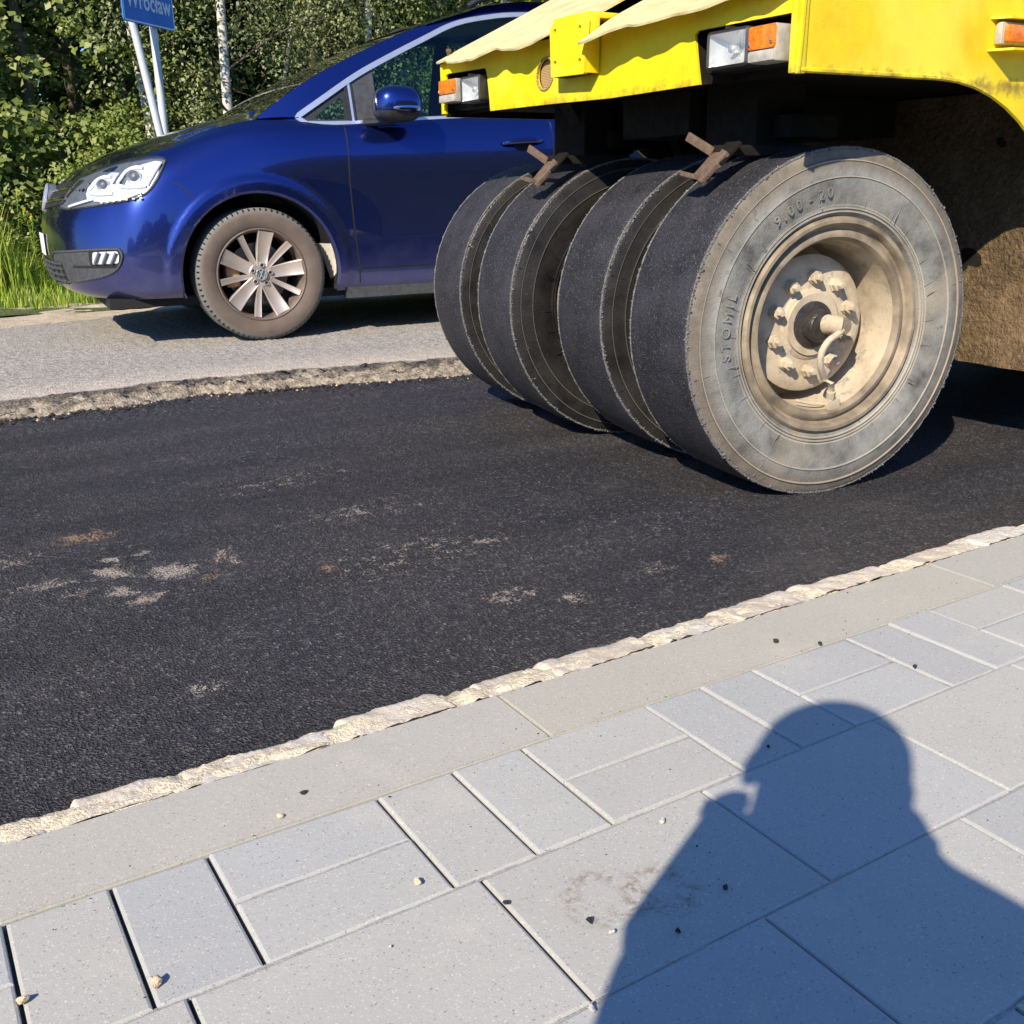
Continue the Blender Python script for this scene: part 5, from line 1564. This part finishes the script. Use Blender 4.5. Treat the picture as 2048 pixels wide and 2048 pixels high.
c = t.ramp(t.noise(1.6, 5, .7, vec=st.outputs[0]), [(.36, (.04, .035, .03)), (.46, (.52, .49, .44)), (.7, (.70, .68, .63))])
M['birchbark'] = t.set(Base_Color=c, Roughness=.85, Normal=t.bump(t.noise(40, 4), .4, .01))
M['bark'] = simple('grey_brown_bark', (.14, .115, .085), .9, 0, .4, 18, bump=.8, bsc=60)
M['branch'] = simple('brown_branch', (.085, .068, .048), .9, 0, .4, 25)
M['twig'] = simple('pale_twig', (.30, .27, .21), .85, 0, .3, 20)

def leaf_cloud(name, centres, size, mat, rg, per=60, rad=.28, flat=.6, droop=0., parent=None, asp=.62):
    """many small folded leaves gathered round the given clump centres"""
    C = np.repeat(np.array(centres), per, 0)
    n = len(C)
    d = rg.normal(size=(n, 3)); d /= np.linalg.norm(d, axis=1)[:, None]
    rr = rad * rg.random(n) ** .5
    d[:, 2] *= flat
    p = C + d * rr[:, None] * np.repeat(rg.uniform(.6, 1.3, len(centres)), per)[:, None]
    if droop: p[:, 2] -= droop * rg.random(n) ** 1.5
    # leaf frame
    nr = d * .7 + np.array([-.25, -.35, .75]) + rg.normal(size=(n, 3)) * .55
    nr /= np.linalg.norm(nr, axis=1)[:, None]
    ax = rg.normal(size=(n, 3)); ax[:, 2] -= .5 + 1.2 * (droop > 0)
    ax -= nr * (ax * nr).sum(1)[:, None]; ax /= np.linalg.norm(ax, axis=1)[:, None]
    bx = np.cross(nr, ax)
    s = size * rg.uniform(.6, 1.35, n)[:, None]
    w = s * asp
    co = np.stack([p + ax * s * .5, p + bx * w * .5 + ax * s * -.05 + nr * s * .10, p - ax * s * .5, p - bx * w * .5 + ax * s * -.05 + nr * s * .10], 1).reshape(-1, 3)
    q = np.arange(n * 4).reshape(-1, 4)
    me = quads_mesh(name, co, q)
    ct = np.repeat(rg.random(len(centres)), per)
    a = me.attributes.new('tint', 'FLOAT', 'FACE'); a.data.foreach_set('value', np.clip(.55 * ct + .6 * rg.random(n) - .08, 0, 1).astype(np.float32))
    return link(name, me, mat, parent, smooth=False)

def limbs(mb, base, top, r, n, rg, crown_r, mi=0, droop=0., lo=.25, lim=.38):
    """tapered trunk with limbs; returns tips"""
    base, top = Vector(base), Vector(top)
    L = (top - base).length
    pts = [base.lerp(top, s) + Vector((math.sin(5 * s + r * 90) * .03 * L * .25 * s, math.cos(4 * s) * .02 * L * .2 * s, 0)) for s in np.linspace(0, 1, 9)]
    mb.tube(pts, [r * (1 - .8 * s) for s in np.linspace(0, 1, 9)], 10, mi)
    tips = []
    for k in range(n):
        s = lo + (1 - lo) * k / max(1, n - 1) * .95
        a = rg.random() * 2 * math.pi
        p = base.lerp(top, s)
        ln = crown_r * rg.uniform(.6, 1.05) * (1.15 - .6 * s)
        e = p + Vector((math.cos(a) * ln, math.sin(a) * ln, ln * rg.uniform(.05, .6) - droop))
        m_ = p.lerp(e, .5) + Vector((0, 0, .12 * ln))
        cv = cspline([p, m_, e], 4)
        mb.tube(cv, [max(.0035, r * lim * (1 - s * .5) * (1 - .8 * i / (len(cv) - 1))) for i in range(len(cv))], 6, 1)
        tips += [Vector(v) for v in cv[3:]]
    return tips

def tree(name, label, loc, hgt, cr, r, mat, bark, seed, leaf=.075, clumps=130, per=60, lean=(0, 0), droop=0., low=.0, group='trees along the roadside', cat='tree', rad=.30, nl=16, asp=.62, zmin=.15):
    rg = np.random.default_rng(seed); pr = random.Random(seed)
    root = empty(name, (loc[0], loc[1], loc[2] if len(loc) > 2 else 0))
    tag(root, label, cat, group)
    b = Vector(root.location)
    mb = MB()
    tips = limbs(mb, b + Vector((0, 0, -.05)), b + Vector((lean[0], lean[1], hgt * .93)), r, nl, pr, cr, droop=droop * .5, lo=.12 + low * .3, lim=.26 if droop else .38)
    cs = []
    tries = 0
    while len(cs) < clumps and tries < clumps * 30:
        tries += 1
        if rg.random() < .45 and tips:
            c = np.array(tips[int(rg.integers(len(tips)))]) + rg.normal(size=3) * .22
        else:
            z = rg.uniform(low, 1) ; a = rg.uniform(0, 2 * math.pi)
            prof = (math.sin(math.pi * min(1, (z * .82 + .18))) ** .6)
            q = cr * prof * (.45 + .6 * rg.random() ** .5)
            c = np.array([b.x + lean[0] * z + q * math.cos(a), b.y + lean[1] * z + q * math.sin(a), b.z + .2 + z * hgt])
        if c[2] < b.z + zmin: continue
        if vnoise(np.array([c[0] * 1.15 + seed]), np.array([c[2] * 1.15 + c[1] * .6]), 3)[0] < -.28: continue     # gaps in the crown
        cs.append(c)
    # twigs carrying the clumps
    for c in cs[::3]:
        v = Vector(c); q = min(tips, key=lambda w_: (w_ - v).length)
        mb.tube([q, q.lerp(v, .5) + Vector((0, 0, .05)), v], [.005, .004, .0025], 4, 1)
    mb.build('trunk', [bark, M['branch']], root, smooth=True)
    leaf_cloud('crown', cs, leaf, mat, rg, per, rad, droop=droop, parent=root, asp=asp)
    return root
LM, LB, LD, LS = M['leaf_maple'], M['leaf_birch'], M['leaf_dark'], M['leaf_shrub']
BK, BB = M['bark'], M['birchbark']
GT = 'trees along the roadside'
tree('broadleaf_tree', 'broad leaved tree at the left edge of the photo with bright lobed leaves', (.15, 12.2, .05), 5.6, 1.6, .09, LM, BK, 1, leaf=.078, clumps=300, per=64, rad=.34, asp=.85, zmin=.5)
tree('broadleaf_tree', 'leafy tree with big pale leaf clumps just left of the road sign', (1.75, 12.3, .05), 5.2, 1.25, .08, LM, BK, 2, leaf=.074, clumps=230, per=64, rad=.32, asp=.85, zmin=.45)
tree('bushy_tree', 'dense bushy tree right behind the road sign posts', (2.75, 12.6, .05), 4.4, 1.05, .06, LS, BK, 3, leaf=.056, clumps=230, per=75, rad=.30)
tree('birch_tree', 'birch with a slim white leaning trunk just right of the sign posts', (2.92, 11.6, .03), 6.5, .95, .055, LB, BB, 4, leaf=.042, clumps=130, per=75, lean=(-.55, .3), droop=.35, low=.38, zmin=1.6)
tree('birch_tree', 'birch with a straight thick white trunk standing above the car bonnet', (3.40, 11.0, .03), 8.0, 1.5, .062, LB, BB, 5, leaf=.042, clumps=240, per=85, lean=(.16, .2), droop=.5, low=.28, zmin=1.7)
tree('birch_tree', 'birch with a thin slanting stem crossing behind the car windscreen', (3.85, 11.7, .03), 6.8, 1.5, .036, LB, BB, 6, leaf=.042, clumps=280, per=95, lean=(1.7, .4), droop=.55, low=.1, zmin=.6)
tree('birch_tree', 'drooping pale green birch foliage above the car roof', (5.4, 11.9, .03), 7.0, 1.7, .06, LB, BB, 7, leaf=.043, clumps=330, per=95, lean=(.2, .3), droop=.6, low=.05, zmin=.5)
tree('birch_tree', 'bright birch foliage beside the roller hood, farthest right', (7.2, 11.8, .03), 7.0, 1.7, .06, LS, BB, 8, leaf=.045, clumps=280, per=90, lean=(.2, .3), droop=.5, low=.05, zmin=.4)
tree('broadleaf_tree', 'dark tree seen through the car windows behind the roller', (9.2, 12.4, .03), 6.5, 1.8, .08, LM, BK, 9, leaf=.07, clumps=200, per=60)
tree('shrub', 'low leafy shrub under the trees beside the car nose', (2.35, 10.9, .02), 1.25, .62, .02, LS, BK, 12, leaf=.048, clumps=100, per=70, rad=.22, nl=10, group='shrubs under the trees', cat='shrub', zmin=.05)
tree('shrub', 'low shrub of pale leaves at the foot of the white birch trunk', (4.3, 10.9, .02), 1.5, .75, .02, LB, BK, 13, leaf=.045, clumps=130, per=70, rad=.24, nl=10, group='shrubs under the trees', cat='shrub', zmin=.05)
tree('shrub', 'rounded green shrub behind the tall grass at the far left', (1.15, 11.6, .02), 1.3, .60, .02, LM, BK, 14, leaf=.055, clumps=85, per=55, rad=.22, nl=10, group='shrubs under the trees', cat='shrub', zmin=.05)
tree('shrub', 'green shrub seen through the front window of the car', (6.1, 10.9, .02), 1.9, .9, .02, LS, BK, 15, leaf=.05, clumps=140, per=70, rad=.25, nl=10, group='shrubs under the trees', cat='shrub', zmin=.05)
# the wood behind them, one mass
rg = np.random.default_rng(77)
cs = []
while len(cs) < 3300:
    x = rg.uniform(-14, 26); y = rg.uniform(14.5, 19); z = 9 * rg.random() ** 1.2
    cs.append((x, y, .2 + z))
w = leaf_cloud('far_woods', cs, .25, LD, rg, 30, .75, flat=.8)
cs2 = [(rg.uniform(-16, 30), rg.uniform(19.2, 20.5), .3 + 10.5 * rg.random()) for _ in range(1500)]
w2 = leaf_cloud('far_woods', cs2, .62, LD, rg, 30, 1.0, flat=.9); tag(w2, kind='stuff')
mb = MB()
for k in range(60):
    x, y = rg.uniform(-14, 26), rg.uniform(14.5, 19); mb.tube([(x, y, -.1), (x + rg.uniform(-.4, .4), y, 9)], [.11, .03], 7)
tag(w, kind='stuff')
o = mb.build('far_woods_trunks', M['bark'], None, smooth=True); tag(o, kind='stuff')
# and the belt of trees on the near side of the road, behind the viewer (it mirrors in the car's flank)
cs = []
while len(cs) < 1700:
    a = rg.uniform(R(200), R(345)); d = rg.uniform(30, 38)
    x, y = d * math.cos(a), d * math.sin(a)
    top = 4.6 + 2.3 * vnoise(np.array([a * 9]), np.array([0.]), 5)[0] + 1.2 * vnoise(np.array([a * 31]), np.array([0.]), 6)[0]
    cs.append((x, y, max(.2, top) * rg.random() ** .8))
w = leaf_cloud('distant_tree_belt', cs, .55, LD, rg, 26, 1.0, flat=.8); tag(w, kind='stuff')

# ------------------------------------------------------------------ grass and weeds on the verge
t = NT('grass_blades'); v = t.attr('tint')
c = t.ramp(v, [(0, (.05, .11, .012)), (.45, (.26, .40, .035)), (.8, (.45, .55, .07)), (1, (.42, .36, .14))])
di = t.n('ShaderNodeBsdfPrincipled', _Base_Color=c, _Roughness=.5); tr = t.n('ShaderNodeBsdfTranslucent', _Color=c)
mx = t.n('ShaderNodeMixShader', _0=.4); t.l(di.outputs[0], mx.inputs[1]); t.l(tr.outputs[0], mx.inputs[2]); t.l(mx.outputs[0], t.out.inputs[0]); M['blade'] = t.m
def blades(name, X, Y, Hh, wid, seed, base=.0, tintb=0.):
    rg = np.random.default_rng(seed); n = len(X)
    a = rg.uniform(0, 2 * math.pi, n); ln = rg.uniform(.05, .5, n) * Hh
    dx, dy = np.cos(a), np.sin(a)
    px, py = -dy * wid, dx * wid
    z0 = np.full(n, base)
    p = lambda s, w: np.stack([X + dx * ln * s * s + px * w, Y + dy * ln * s * s + py * w, z0 + Hh * s * (1 - .12 * s)], -1)
    co = np.stack([p(0, 1), p(0, -1), p(.5, .8), p(.5, -.8), p(1, .12), p(1, -.12)], 1).reshape(-1, 3)
    b = np.arange(n)[:, None] * 6
    q = np.concatenate([b + np.array([[0, 1, 3, 2]]), b + np.array([[2, 3, 5, 4]])], 0)
    me = quads_mesh(name, co, q)
    tv = np.clip(rg.random(n) * .8 + tintb + .3 * vnoise(X * 2, Y * 2, 7), 0, 1).astype(np.float32)
    at = me.attributes.new('tint', 'FLOAT', 'FACE'); at.data.foreach_set('value', np.concatenate([tv, tv]))
    return tag(link(name, me, M['blade'], smooth=False), kind='stuff')
rg = np.random.default_rng(5)
n = 26000
X = rg.uniform(-2.5, 7, n); Y = 7.75 + 2.9 * rg.random(n) ** .9
Hh = (.05 + .13 * rg.random(n) + .12 * np.clip(Y - 8.4, 0, 1)) * (.7 + .6 * np.clip(fbm(X * 1.2, Y * 1.2, 8) + .4, 0, 1))
blades('grass', X, Y, Hh, .005, 1, -.015, .02)
n = 7000
X = rg.uniform(-1.6, 1.28, n); Y = rg.uniform(8.75, 10.4, n)
k = np.clip((1.30 - X) / .5, .15, 1)
blades('tall_grass', X, Y, (.35 + .5 * rg.random(n)) * k, .0062, 2, .0, .12)
# flowering weeds standing in the tall grass: one plant each
M['stalk'] = simple('weed_stalk', (.16, .22, .04), .7, 0, .3, 20)
M['flower'] = simple('yellow_florets', (.62, .47, .02), .7, 0, .3, 60)
spots = [(.62, 8.9, .80), (.80, 9.0, .86), (.95, 9.1, .74), (1.08, 9.2, .80), (.45, 9.2, .9), (1.16, 9.0, .60), (.72, 9.4, .95), (.98, 9.5, .84), (.3, 9.0, .8), (1.22, 9.4, .66)]
wl = ['tall goldenrod weed with a yellow tip at the left edge of the grass', 'tallest goldenrod weed in the grass left of the car', 'goldenrod weed leaning in the grass left of the car plate', 'goldenrod weed touching the nose of the car with its yellow tip', 'goldenrod weed far back in the left grass', 'short goldenrod weed nearest to the car grille', 'goldenrod weed behind the others against the dark shade', 'bushy goldenrod weed behind the car nose', 'goldenrod weed at the extreme left of the photo', 'short goldenrod weed behind the car bumper']
rw = np.random.default_rng(9)
for i, (x, y, h_) in enumerate(spots):
    rt = empty('goldenrod', (x, y, -.01)); tag(rt, wl[i], 'weed', 'goldenrod weeds in the verge')
    mb = MB(); lx, ly = rw.uniform(-.1, .1), rw.uniform(-.06, .06)
    st_ = [Vector((x + lx * s * s, y + ly * s * s, -.02 + h_ * s)) for s in np.linspace(0, 1, 7)]
    mb.tube(st_, [.005 - .003 * s for s in np.linspace(0, 1, 7)], 5); mb.build('stem', M['stalk'], rt)
    n = 90
    s = rw.uniform(.08, .95, n); a = rw.uniform(0, 6.28, n); L = .11 * (1.05 - s * .75) * rw.uniform(.7, 1.2, n)
    bx, by, bz = x + lx * s * s, y + ly * s * s, -.02 + h_ * s
    d = np.stack([np.cos(a), np.sin(a), rw.uniform(.1, .9, n)], -1); pw = np.stack([-np.sin(a), np.cos(a), 0 * a], -1) * .007
    p0 = np.stack([bx, by, bz], -1)
    co = np.stack([p0, p0 + d * L[:, None] * .5 + pw, p0 + d * L[:, None] - np.array([0, 0, .02]), p0 + d * L[:, None] * .5 - pw], 1).reshape(-1, 3)
    me = quads_mesh('leaves', co, np.arange(n * 4).reshape(-1, 4)); at = me.attributes.new('tint', 'FLOAT', 'FACE'); at.data.foreach_set('value', rw.uniform(.3, .75, n).astype(np.float32))
    link('leaves', me, M['blade'], rt, smooth=False)
    mb = MB(); mb.tube([st_[-1] - Vector((0, 0, .10)), st_[-1] - Vector((0, 0, .04)), st_[-1] + Vector((0, 0, .02))], [.006, .011, .004], 7, 1)
    for k in range(14):
        p = st_[-1] + Vector((rw.uniform(-.010, .010), rw.uniform(-.010, .010), -rw.uniform(0, .06))); mb.box(p - Vector((.004,) * 3), p + Vector((.004,) * 3))
    mb.build('flower_head', [M['flower'], M['stalk']], rt, smooth=False)
# ------------------------------------------------------------------ pebbles and crumbs lying on the pavement
def rock(x, y, s, mat, label, seed, z=.001, flat=.65, name='pebble', group=None, cat='pebble'):
    pr = random.Random(seed)
    bm = bmesh.new(); bmesh.ops.create_icosphere(bm, subdivisions=2 if mat is not M['crumbrock'] else 1, radius=1)
    o1, o2 = pr.uniform(0, 50), pr.uniform(0, 50)
    for v in bm.verts:
        k = 1 + .5 * float(vnoise(np.array([v.co.x * 1.6 + o1]), np.array([v.co.y * 1.6 + v.co.z * 1.3 + o2]), 3)[0])
        v.co = Vector((v.co.x * s * k, v.co.y * s * k * .75, (v.co.z * k + .75) * s * flat))
    me = bpy.data.meshes.new(name); bm.to_mesh(me); bm.free()
    o = link(name, me, mat, smooth=R(20)); o.location = (x, y, z); o.rotation_euler = (0, 0, pr.uniform(0, 6))
    return tag(o, label, cat, group)
M['pebble'] = simple('beige_pebble', (.62, .46, .31), .8, 0, .2, 120, bump=.5, bsc=400)
M['crumbrock'] = simple('black_asphalt_crumb', (.035, .034, .034), .75, 0, .5, 400, bump=.8, bsc=900)
M['paleg'] = simple('white_chip', (.42, .41, .39), .8, 0, .1, 200)
GP, GC = 'pebbles on the pavement', 'asphalt crumbs on the pavement'
rock(.120, .872, .0072, M['pebble'], 'larger beige pebble lying against the open joint, bottom left', 1, group=GP)
rock(.008, .917, .0055, M['pebble'], 'small pinkish pebble in the leftmost open joint', 2, group=GP)
rock(.402, .868, .0052, M['pebble'], 'small brown pebble on the split paver', 3, group=GP)
rock(.317, 1.072, .0044, M['pebble'], 'tiny brown pebble on the kerb edge', 4, group=GP)
rock(.456, .618, .0048, M['paleg'], 'white stone chip below the big slab joint, bottom centre', 5, group=GP)
rock(.534, .690, .0034, M['paleg'], 'tiny white chip beside the person\'s shadow', 6, group=GP)
rock(.359, 1.105, .0060, M['crumbrock'], 'flat dark asphalt crumb on the middle of the kerb', 7, name='asphalt_crumb', group=GC, cat='asphalt crumb', flat=.4)
rock(1.183, 1.099, .0058, M['crumbrock'], 'round black asphalt crumb on the kerb above the shadow of the head', 8, name='asphalt_crumb', group=GC, cat='asphalt crumb')
rock(1.238, 1.053, .0062, M['crumbrock'], 'long black asphalt crumb at the kerb joint above the shadow', 9, name='asphalt_crumb', group=GC, cat='asphalt crumb', flat=.5)
rock(1.295, .912, .0048, M['crumbrock'], 'black asphalt crumb right of the shadow of the head', 10, name='asphalt_crumb', group=GC, cat='asphalt crumb')
rock(.466, .787, .0042, M['crumbrock'], 'black asphalt crumb in the joint of the big slabs', 11, name='asphalt_crumb', group=GC, cat='asphalt crumb')
rock(.524, .716, .0044, M['crumbrock'], 'black asphalt crumb next to the brown boot stain', 12, name='asphalt_crumb', group=GC, cat='asphalt crumb')
rock(.700, .810, .0046, M['paleg'], 'pale chip between the split paver and the shadow', 13, group=GP)
rock(.679, .679, .0044, M['crumbrock'], 'black asphalt crumb inside the shadow of the arm', 14, name='asphalt_crumb', group=GC, cat='asphalt crumb')
rock(.591, .655, .0040, M['crumbrock'], 'small crumb inside the shadow beside the boot stain', 15, name='asphalt_crumb', group=GC, cat='asphalt crumb')
rock(.93, .865, .0032, M['crumbrock'], 'tiny crumb left of the shadow of the head', 16, name='asphalt_crumb', group=GC, cat='asphalt crumb')
# finest grit: uncountable
mb = MB(); pr = random.Random(3)
for k in range(420):
    x, y = pr.uniform(-.2, 2.6), pr.uniform(.45, 1.19)
    if pr.random() < .3: y = 1.05 + pr.gauss(0, .03)
    s = pr.uniform(.0005, .0014) * (1.5 if pr.random() < .1 else 1); h_ = s * .8
    c = Vector((x, y, .001 + h_ * .5)); mi = 0 if pr.random() < .6 else 1
    mb.add([c + Vector((dx * s * pr.uniform(.6, 1.2), dy * s * pr.uniform(.6, 1.2), dz * h_)) for dx, dy, dz in ((1, 0, 0), (-1, 0, 0), (0, 1, 0), (0, -1, 0), (0, 0, 1), (0, 0, -1))], [(0, 2, 4), (2, 1, 4), (1, 3, 4), (3, 0, 4), (2, 0, 5), (1, 2, 5), (3, 1, 5), (0, 3, 5)], mi)
tag(mb.build('grit', [M['crumbrock'], M['pebble']], None, smooth=False, fix=False), kind='stuff')
# loose clods of black asphalt and grey rubble along the milled edge
mb = MB(); pr = random.Random(8)
for k in range(900):
    x = pr.uniform(-.4, 3.2)
    yb_ = float(np.interp(x, [-40, .32, .67, 1.06, 1.46, 1.87, 2.16, 4], [4.10, 4.097, 4.085, 4.15, 4.08, 3.965, 3.90, 3.86]))
    y = yb_ - .03 + pr.gauss(0, .028); s = pr.uniform(.004, .011) * (1.5 if pr.random() < .08 else 1)
    mi = 0 if pr.random() < .93 else 1
    c = Vector((x, y, -.056 + s * .4))
    mb.add([c + Vector((d[0] * s * pr.uniform(.6, 1.3), d[1] * s * pr.uniform(.6, 1.3), d[2] * s * pr.uniform(.5, 1))) for d in ((1, 0, 0), (-1, 0, 0), (0, 1, 0), (0, -1, 0), (0, 0, 1), (0, 0, -1), (.7, .7, .3), (-.7, -.7, .3))], [(0, 6, 4), (6, 2, 4), (2, 1, 4), (1, 7, 4), (7, 3, 4), (3, 0, 4), (2, 0, 5), (1, 2, 5), (3, 1, 5), (0, 3, 5), (0, 2, 6), (1, 3, 7)], mi)
tag(mb.build('asphalt_clods', [M['crumbrock'], M['pebble']], None, smooth=False, fix=False), kind='stuff')

# ------------------------------------------------------------------ the photographer, crouching behind the camera: the shadow on the pavement
def skinned(name, chain, mats, parent=None, sub=2):
    """chain: joints {name: (pos, radius or (rx, ry))}, edges"""
    J, E_ = chain
    names = list(J)
    me = bpy.data.meshes.new(name); me.from_pydata([J[k][0] for k in names], [(names.index(a), names.index(b)) for a, b in E_], [])
    o = bpy.data.objects.new(name, me); COL.objects.link(o)
    sk = o.modifiers.new('skin', 'SKIN'); sk.use_smooth_shade = True
    for i, k in enumerate(names):
        r_ = J[k][1]; r_ = r_ if isinstance(r_, tuple) else (r_, r_)
        me.skin_vertices[0].data[i].radius = r_
        me.skin_vertices[0].data[i].use_root = (i == 0)
    sb = o.modifiers.new('sub', 'SUBSURF'); sb.levels = sub; sb.render_levels = sub
    dg = bpy.context.evaluated_depsgraph_get()
    m2 = bpy.data.meshes.new_from_object(o.evaluated_get(dg)); bpy.data.objects.remove(o)
    m2.name = name
    return link(name, m2, mats, parent)
# frame: q to the right of the sunlight, m along it, z up
qv, mv = Vector((.551, -.834, 0)), Vector((.834, .551, 0))
def Q(q, m, z): return tuple(qv * (q - .22) + mv * (m + .035) + Vector((0, 0, z)))
J = {'pelvis': (Q(.06, -.42, .27), (.15, .12)), 'waist': (Q(.065, -.37, .46), (.135, .105)), 'chest': (Q(.10, -.28, .65), (.135, .12)), 'collar': (Q(.105, -.225, .785), (.12, .09)),
     'neck': (Q(.105, -.19, .85), (.086, .066)), 'head0': (Q(.106, -.165, .885), (.094, .085)), 'head1': (Q(.096, -.160, .955), (.094, .102)), 'head2': (Q(.088, -.175, 1.02), (.086, .092)), 'head3': (Q(.074, -.18, 1.06), (.045, .05)),
     'shl': (Q(.005, -.225, .735), .066), 'ell': (Q(-.012, -.05, .61), .046), 'wrl': (Q(-.002, -.03, .72), .035), 'pal': (Q(-.016, -.02, .778), (.037, .026)),
     'shr': (Q(.285, -.225, .742), .078), 'elr': (Q(.40, -.10, .685), .052), 'wrr': (Q(.205, -.06, .76), .038), 'par': (Q(.212, -.05, .828), (.045, .036)),
     'hil': (Q(-.03, -.40, .25), .10), 'knl': (Q(-.12, -.02, .40), .072), 'anl': (Q(-.10, -.20, .09), .048), 'tol': (Q(-.12, -.04, .035), .042),
     'hir': (Q(.16, -.40, .25), .10), 'knr': (Q(.27, -.04, .40), .072), 'anr': (Q(.24, -.22, .09), .048), 'tor': (Q(.27, -.06, .035), .042)}
E_ = [('pelvis', 'waist'), ('waist', 'chest'), ('chest', 'collar'), ('collar', 'neck'), ('neck', 'head0'), ('head0', 'head1'), ('head1', 'head2'), ('head2', 'head3'),
      ('collar', 'shl'), ('shl', 'ell'), ('ell', 'wrl'), ('wrl', 'pal'), ('collar', 'shr'), ('shr', 'elr'), ('elr', 'wrr'), ('wrr', 'par'),
      ('pelvis', 'hil'), ('hil', 'knl'), ('knl', 'anl'), ('anl', 'tol'), ('pelvis', 'hir'), ('hir', 'knr'), ('knr', 'anr'), ('anr', 'tor')]
# unequal fingers, curled round the short edges of the phone
for sd, x0, sx in (('l', -.012, 1), ('r', .205, -1)):
    pm = -.02 if sd == 'l' else -.075
    for fi, (dz, L) in enumerate(((.016, .026), (.006, .030), (-.006, .028), (-.018, .022))):
        zz = (.757 if sd == 'l' else .83) + dz - .012
        J['f%s%da' % (sd, fi)] = (Q(x0 - sx * .004, pm + .014, zz), .0095)
        J['f%s%db' % (sd, fi)] = (Q(x0 + sx * .006, pm + .026, zz + .004), .0088)
        J['f%s%dc' % (sd, fi)] = (Q(x0 + sx * (.006 + L * .8), pm + .024, zz + .006), .0078)
        E_ += [('pa' + sd, 'f%s%da' % (sd, fi)), ('f%s%da' % (sd, fi), 'f%s%db' % (sd, fi)), ('f%s%db' % (sd, fi), 'f%s%dc' % (sd, fi))]
    J['t%sa' % sd] = (Q(x0 + sx * .024, pm - .022, .735 if sd == 'l' else .812), .014); J['t%sb' % sd] = (Q(x0 + sx * .052, pm - .024, .762 if sd == 'l' else .83), .013)
    E_ += [('pa' + sd, 't%sa' % sd), ('t%sa' % sd, 't%sb' % sd)]
M['skin'] = simple('skin', (.52, .33, .24), .6, 0, .1, 40)
M['clothes'] = simple('dark_work_clothes', (.045, .055, .08), .9, 0, .3, 60, bump=.3, bsc=300)
M['hair'] = simple('dark_hair', (.03, .022, .016), .6, 0, .3, 90)
t = NT('person_surface')      # skin on head and hands, cloth elsewhere
P1 = Vector(Q(.086, -.19, .81))
z = t.n('ShaderNodeSeparateXYZ', _Vector=t.co())
hd = t.math('GREATER_THAN', z.outputs[2], .815)
m_along = t.n('ShaderNodeVectorMath', operation='DOT_PRODUCT', _0=t.co(), _1=tuple(mv)).outputs['Value']
hn = t.math('MULTIPLY', t.math('GREATER_THAN', m_along, -.045), t.math('GREATER_THAN', z.outputs[2], .675))
M['person'] = t.set(Base_Color=t.mix(t.math('MAXIMUM', hd, hn), (.045, .055, .08), (.52, .33, .24)), Roughness=.75)
PER = skinned('person', (J, E_), M['person'])
tag(PER, 'person crouching behind the camera in dark work clothes, whose shadow falls on the paving', 'person')
hc = Vector(Q(.096, -.16, .955))
mb = MB()
def ell(c, rx, ry, rz, mi=0, n=24, m=14, z0=-1):
    vs = []
    for i in range(m + 1):
        b = z0 + (1 - z0) * i / m; rr = math.sqrt(max(0, 1 - b * b))
        for k in range(n):
            a = 2 * math.pi * k / n; vs.append(c + qv * (rx * rr * math.cos(a)) + mv * (ry * rr * math.sin(a)) + Vector((0, 0, rz * b)))
    mb.add(vs, [(i * n + k, i * n + (k + 1) % n, (i + 1) * n + (k + 1) % n, (i + 1) * n + k) for i in range(m) for k in range(n)], mi)
ell(hc + mv * -.02 + Vector((0, 0, .035)), .100, .112, .095, 0, z0=-.35)
ell(hc + mv * -.03 + qv * -.02 + Vector((0, 0, .085)), .05, .06, .05, 0, z0=-.5)
mb.build('hair', M['hair'], PER, smooth=True)
mb = MB()
ell(hc + mv * .095 + Vector((0, 0, -.02)), .012, .018, .022)                       # nose
ell(hc + qv * .092 + Vector((0, 0, -.018)), .014, .022, .034); ell(hc - qv * .092 + Vector((0, 0, -.018)), .014, .022, .034)
mb.build('face_relief', M['skin'], PER, smooth=True)
mb = MB()
for s in (-1, 1): ell(hc + mv * .086 + qv * (.034 * s) + Vector((0, 0, .004)), .013, .010, .009)
mb.build('eyes', M['white'], PER, smooth=True)
mb = MB(); ell(hc + mv * .088 + Vector((0, 0, -.062)), .026, .010, .007); mb.build('mouth', simple('lips', (.42, .16, .14), .5), PER, smooth=True)
# the phone, its lens at the camera
mb = MB()
rt = Vector((cr.x, cr.y, cr.z)); up_ = cam_up; bk = -fw
ph = Matrix(((rt.x, up_.x, bk.x, 0), (rt.y, up_.y, bk.y, 0), (rt.z, up_.z, bk.z, CAMH), (0, 0, 0, 1)))
mb.prism(rounded([(-.195, -.045), (.014, -.045), (.014, .062), (-.195, .062)], .009), .012, .020, (0, 1, 2))
mb.v = [tuple(ph @ Vector(v)) for v in mb.v]
PHN = mb.build('phone', M['blackplastic'], None, smooth=False)
tag(PHN, 'black phone held sideways in both hands of the crouching person', 'phone')
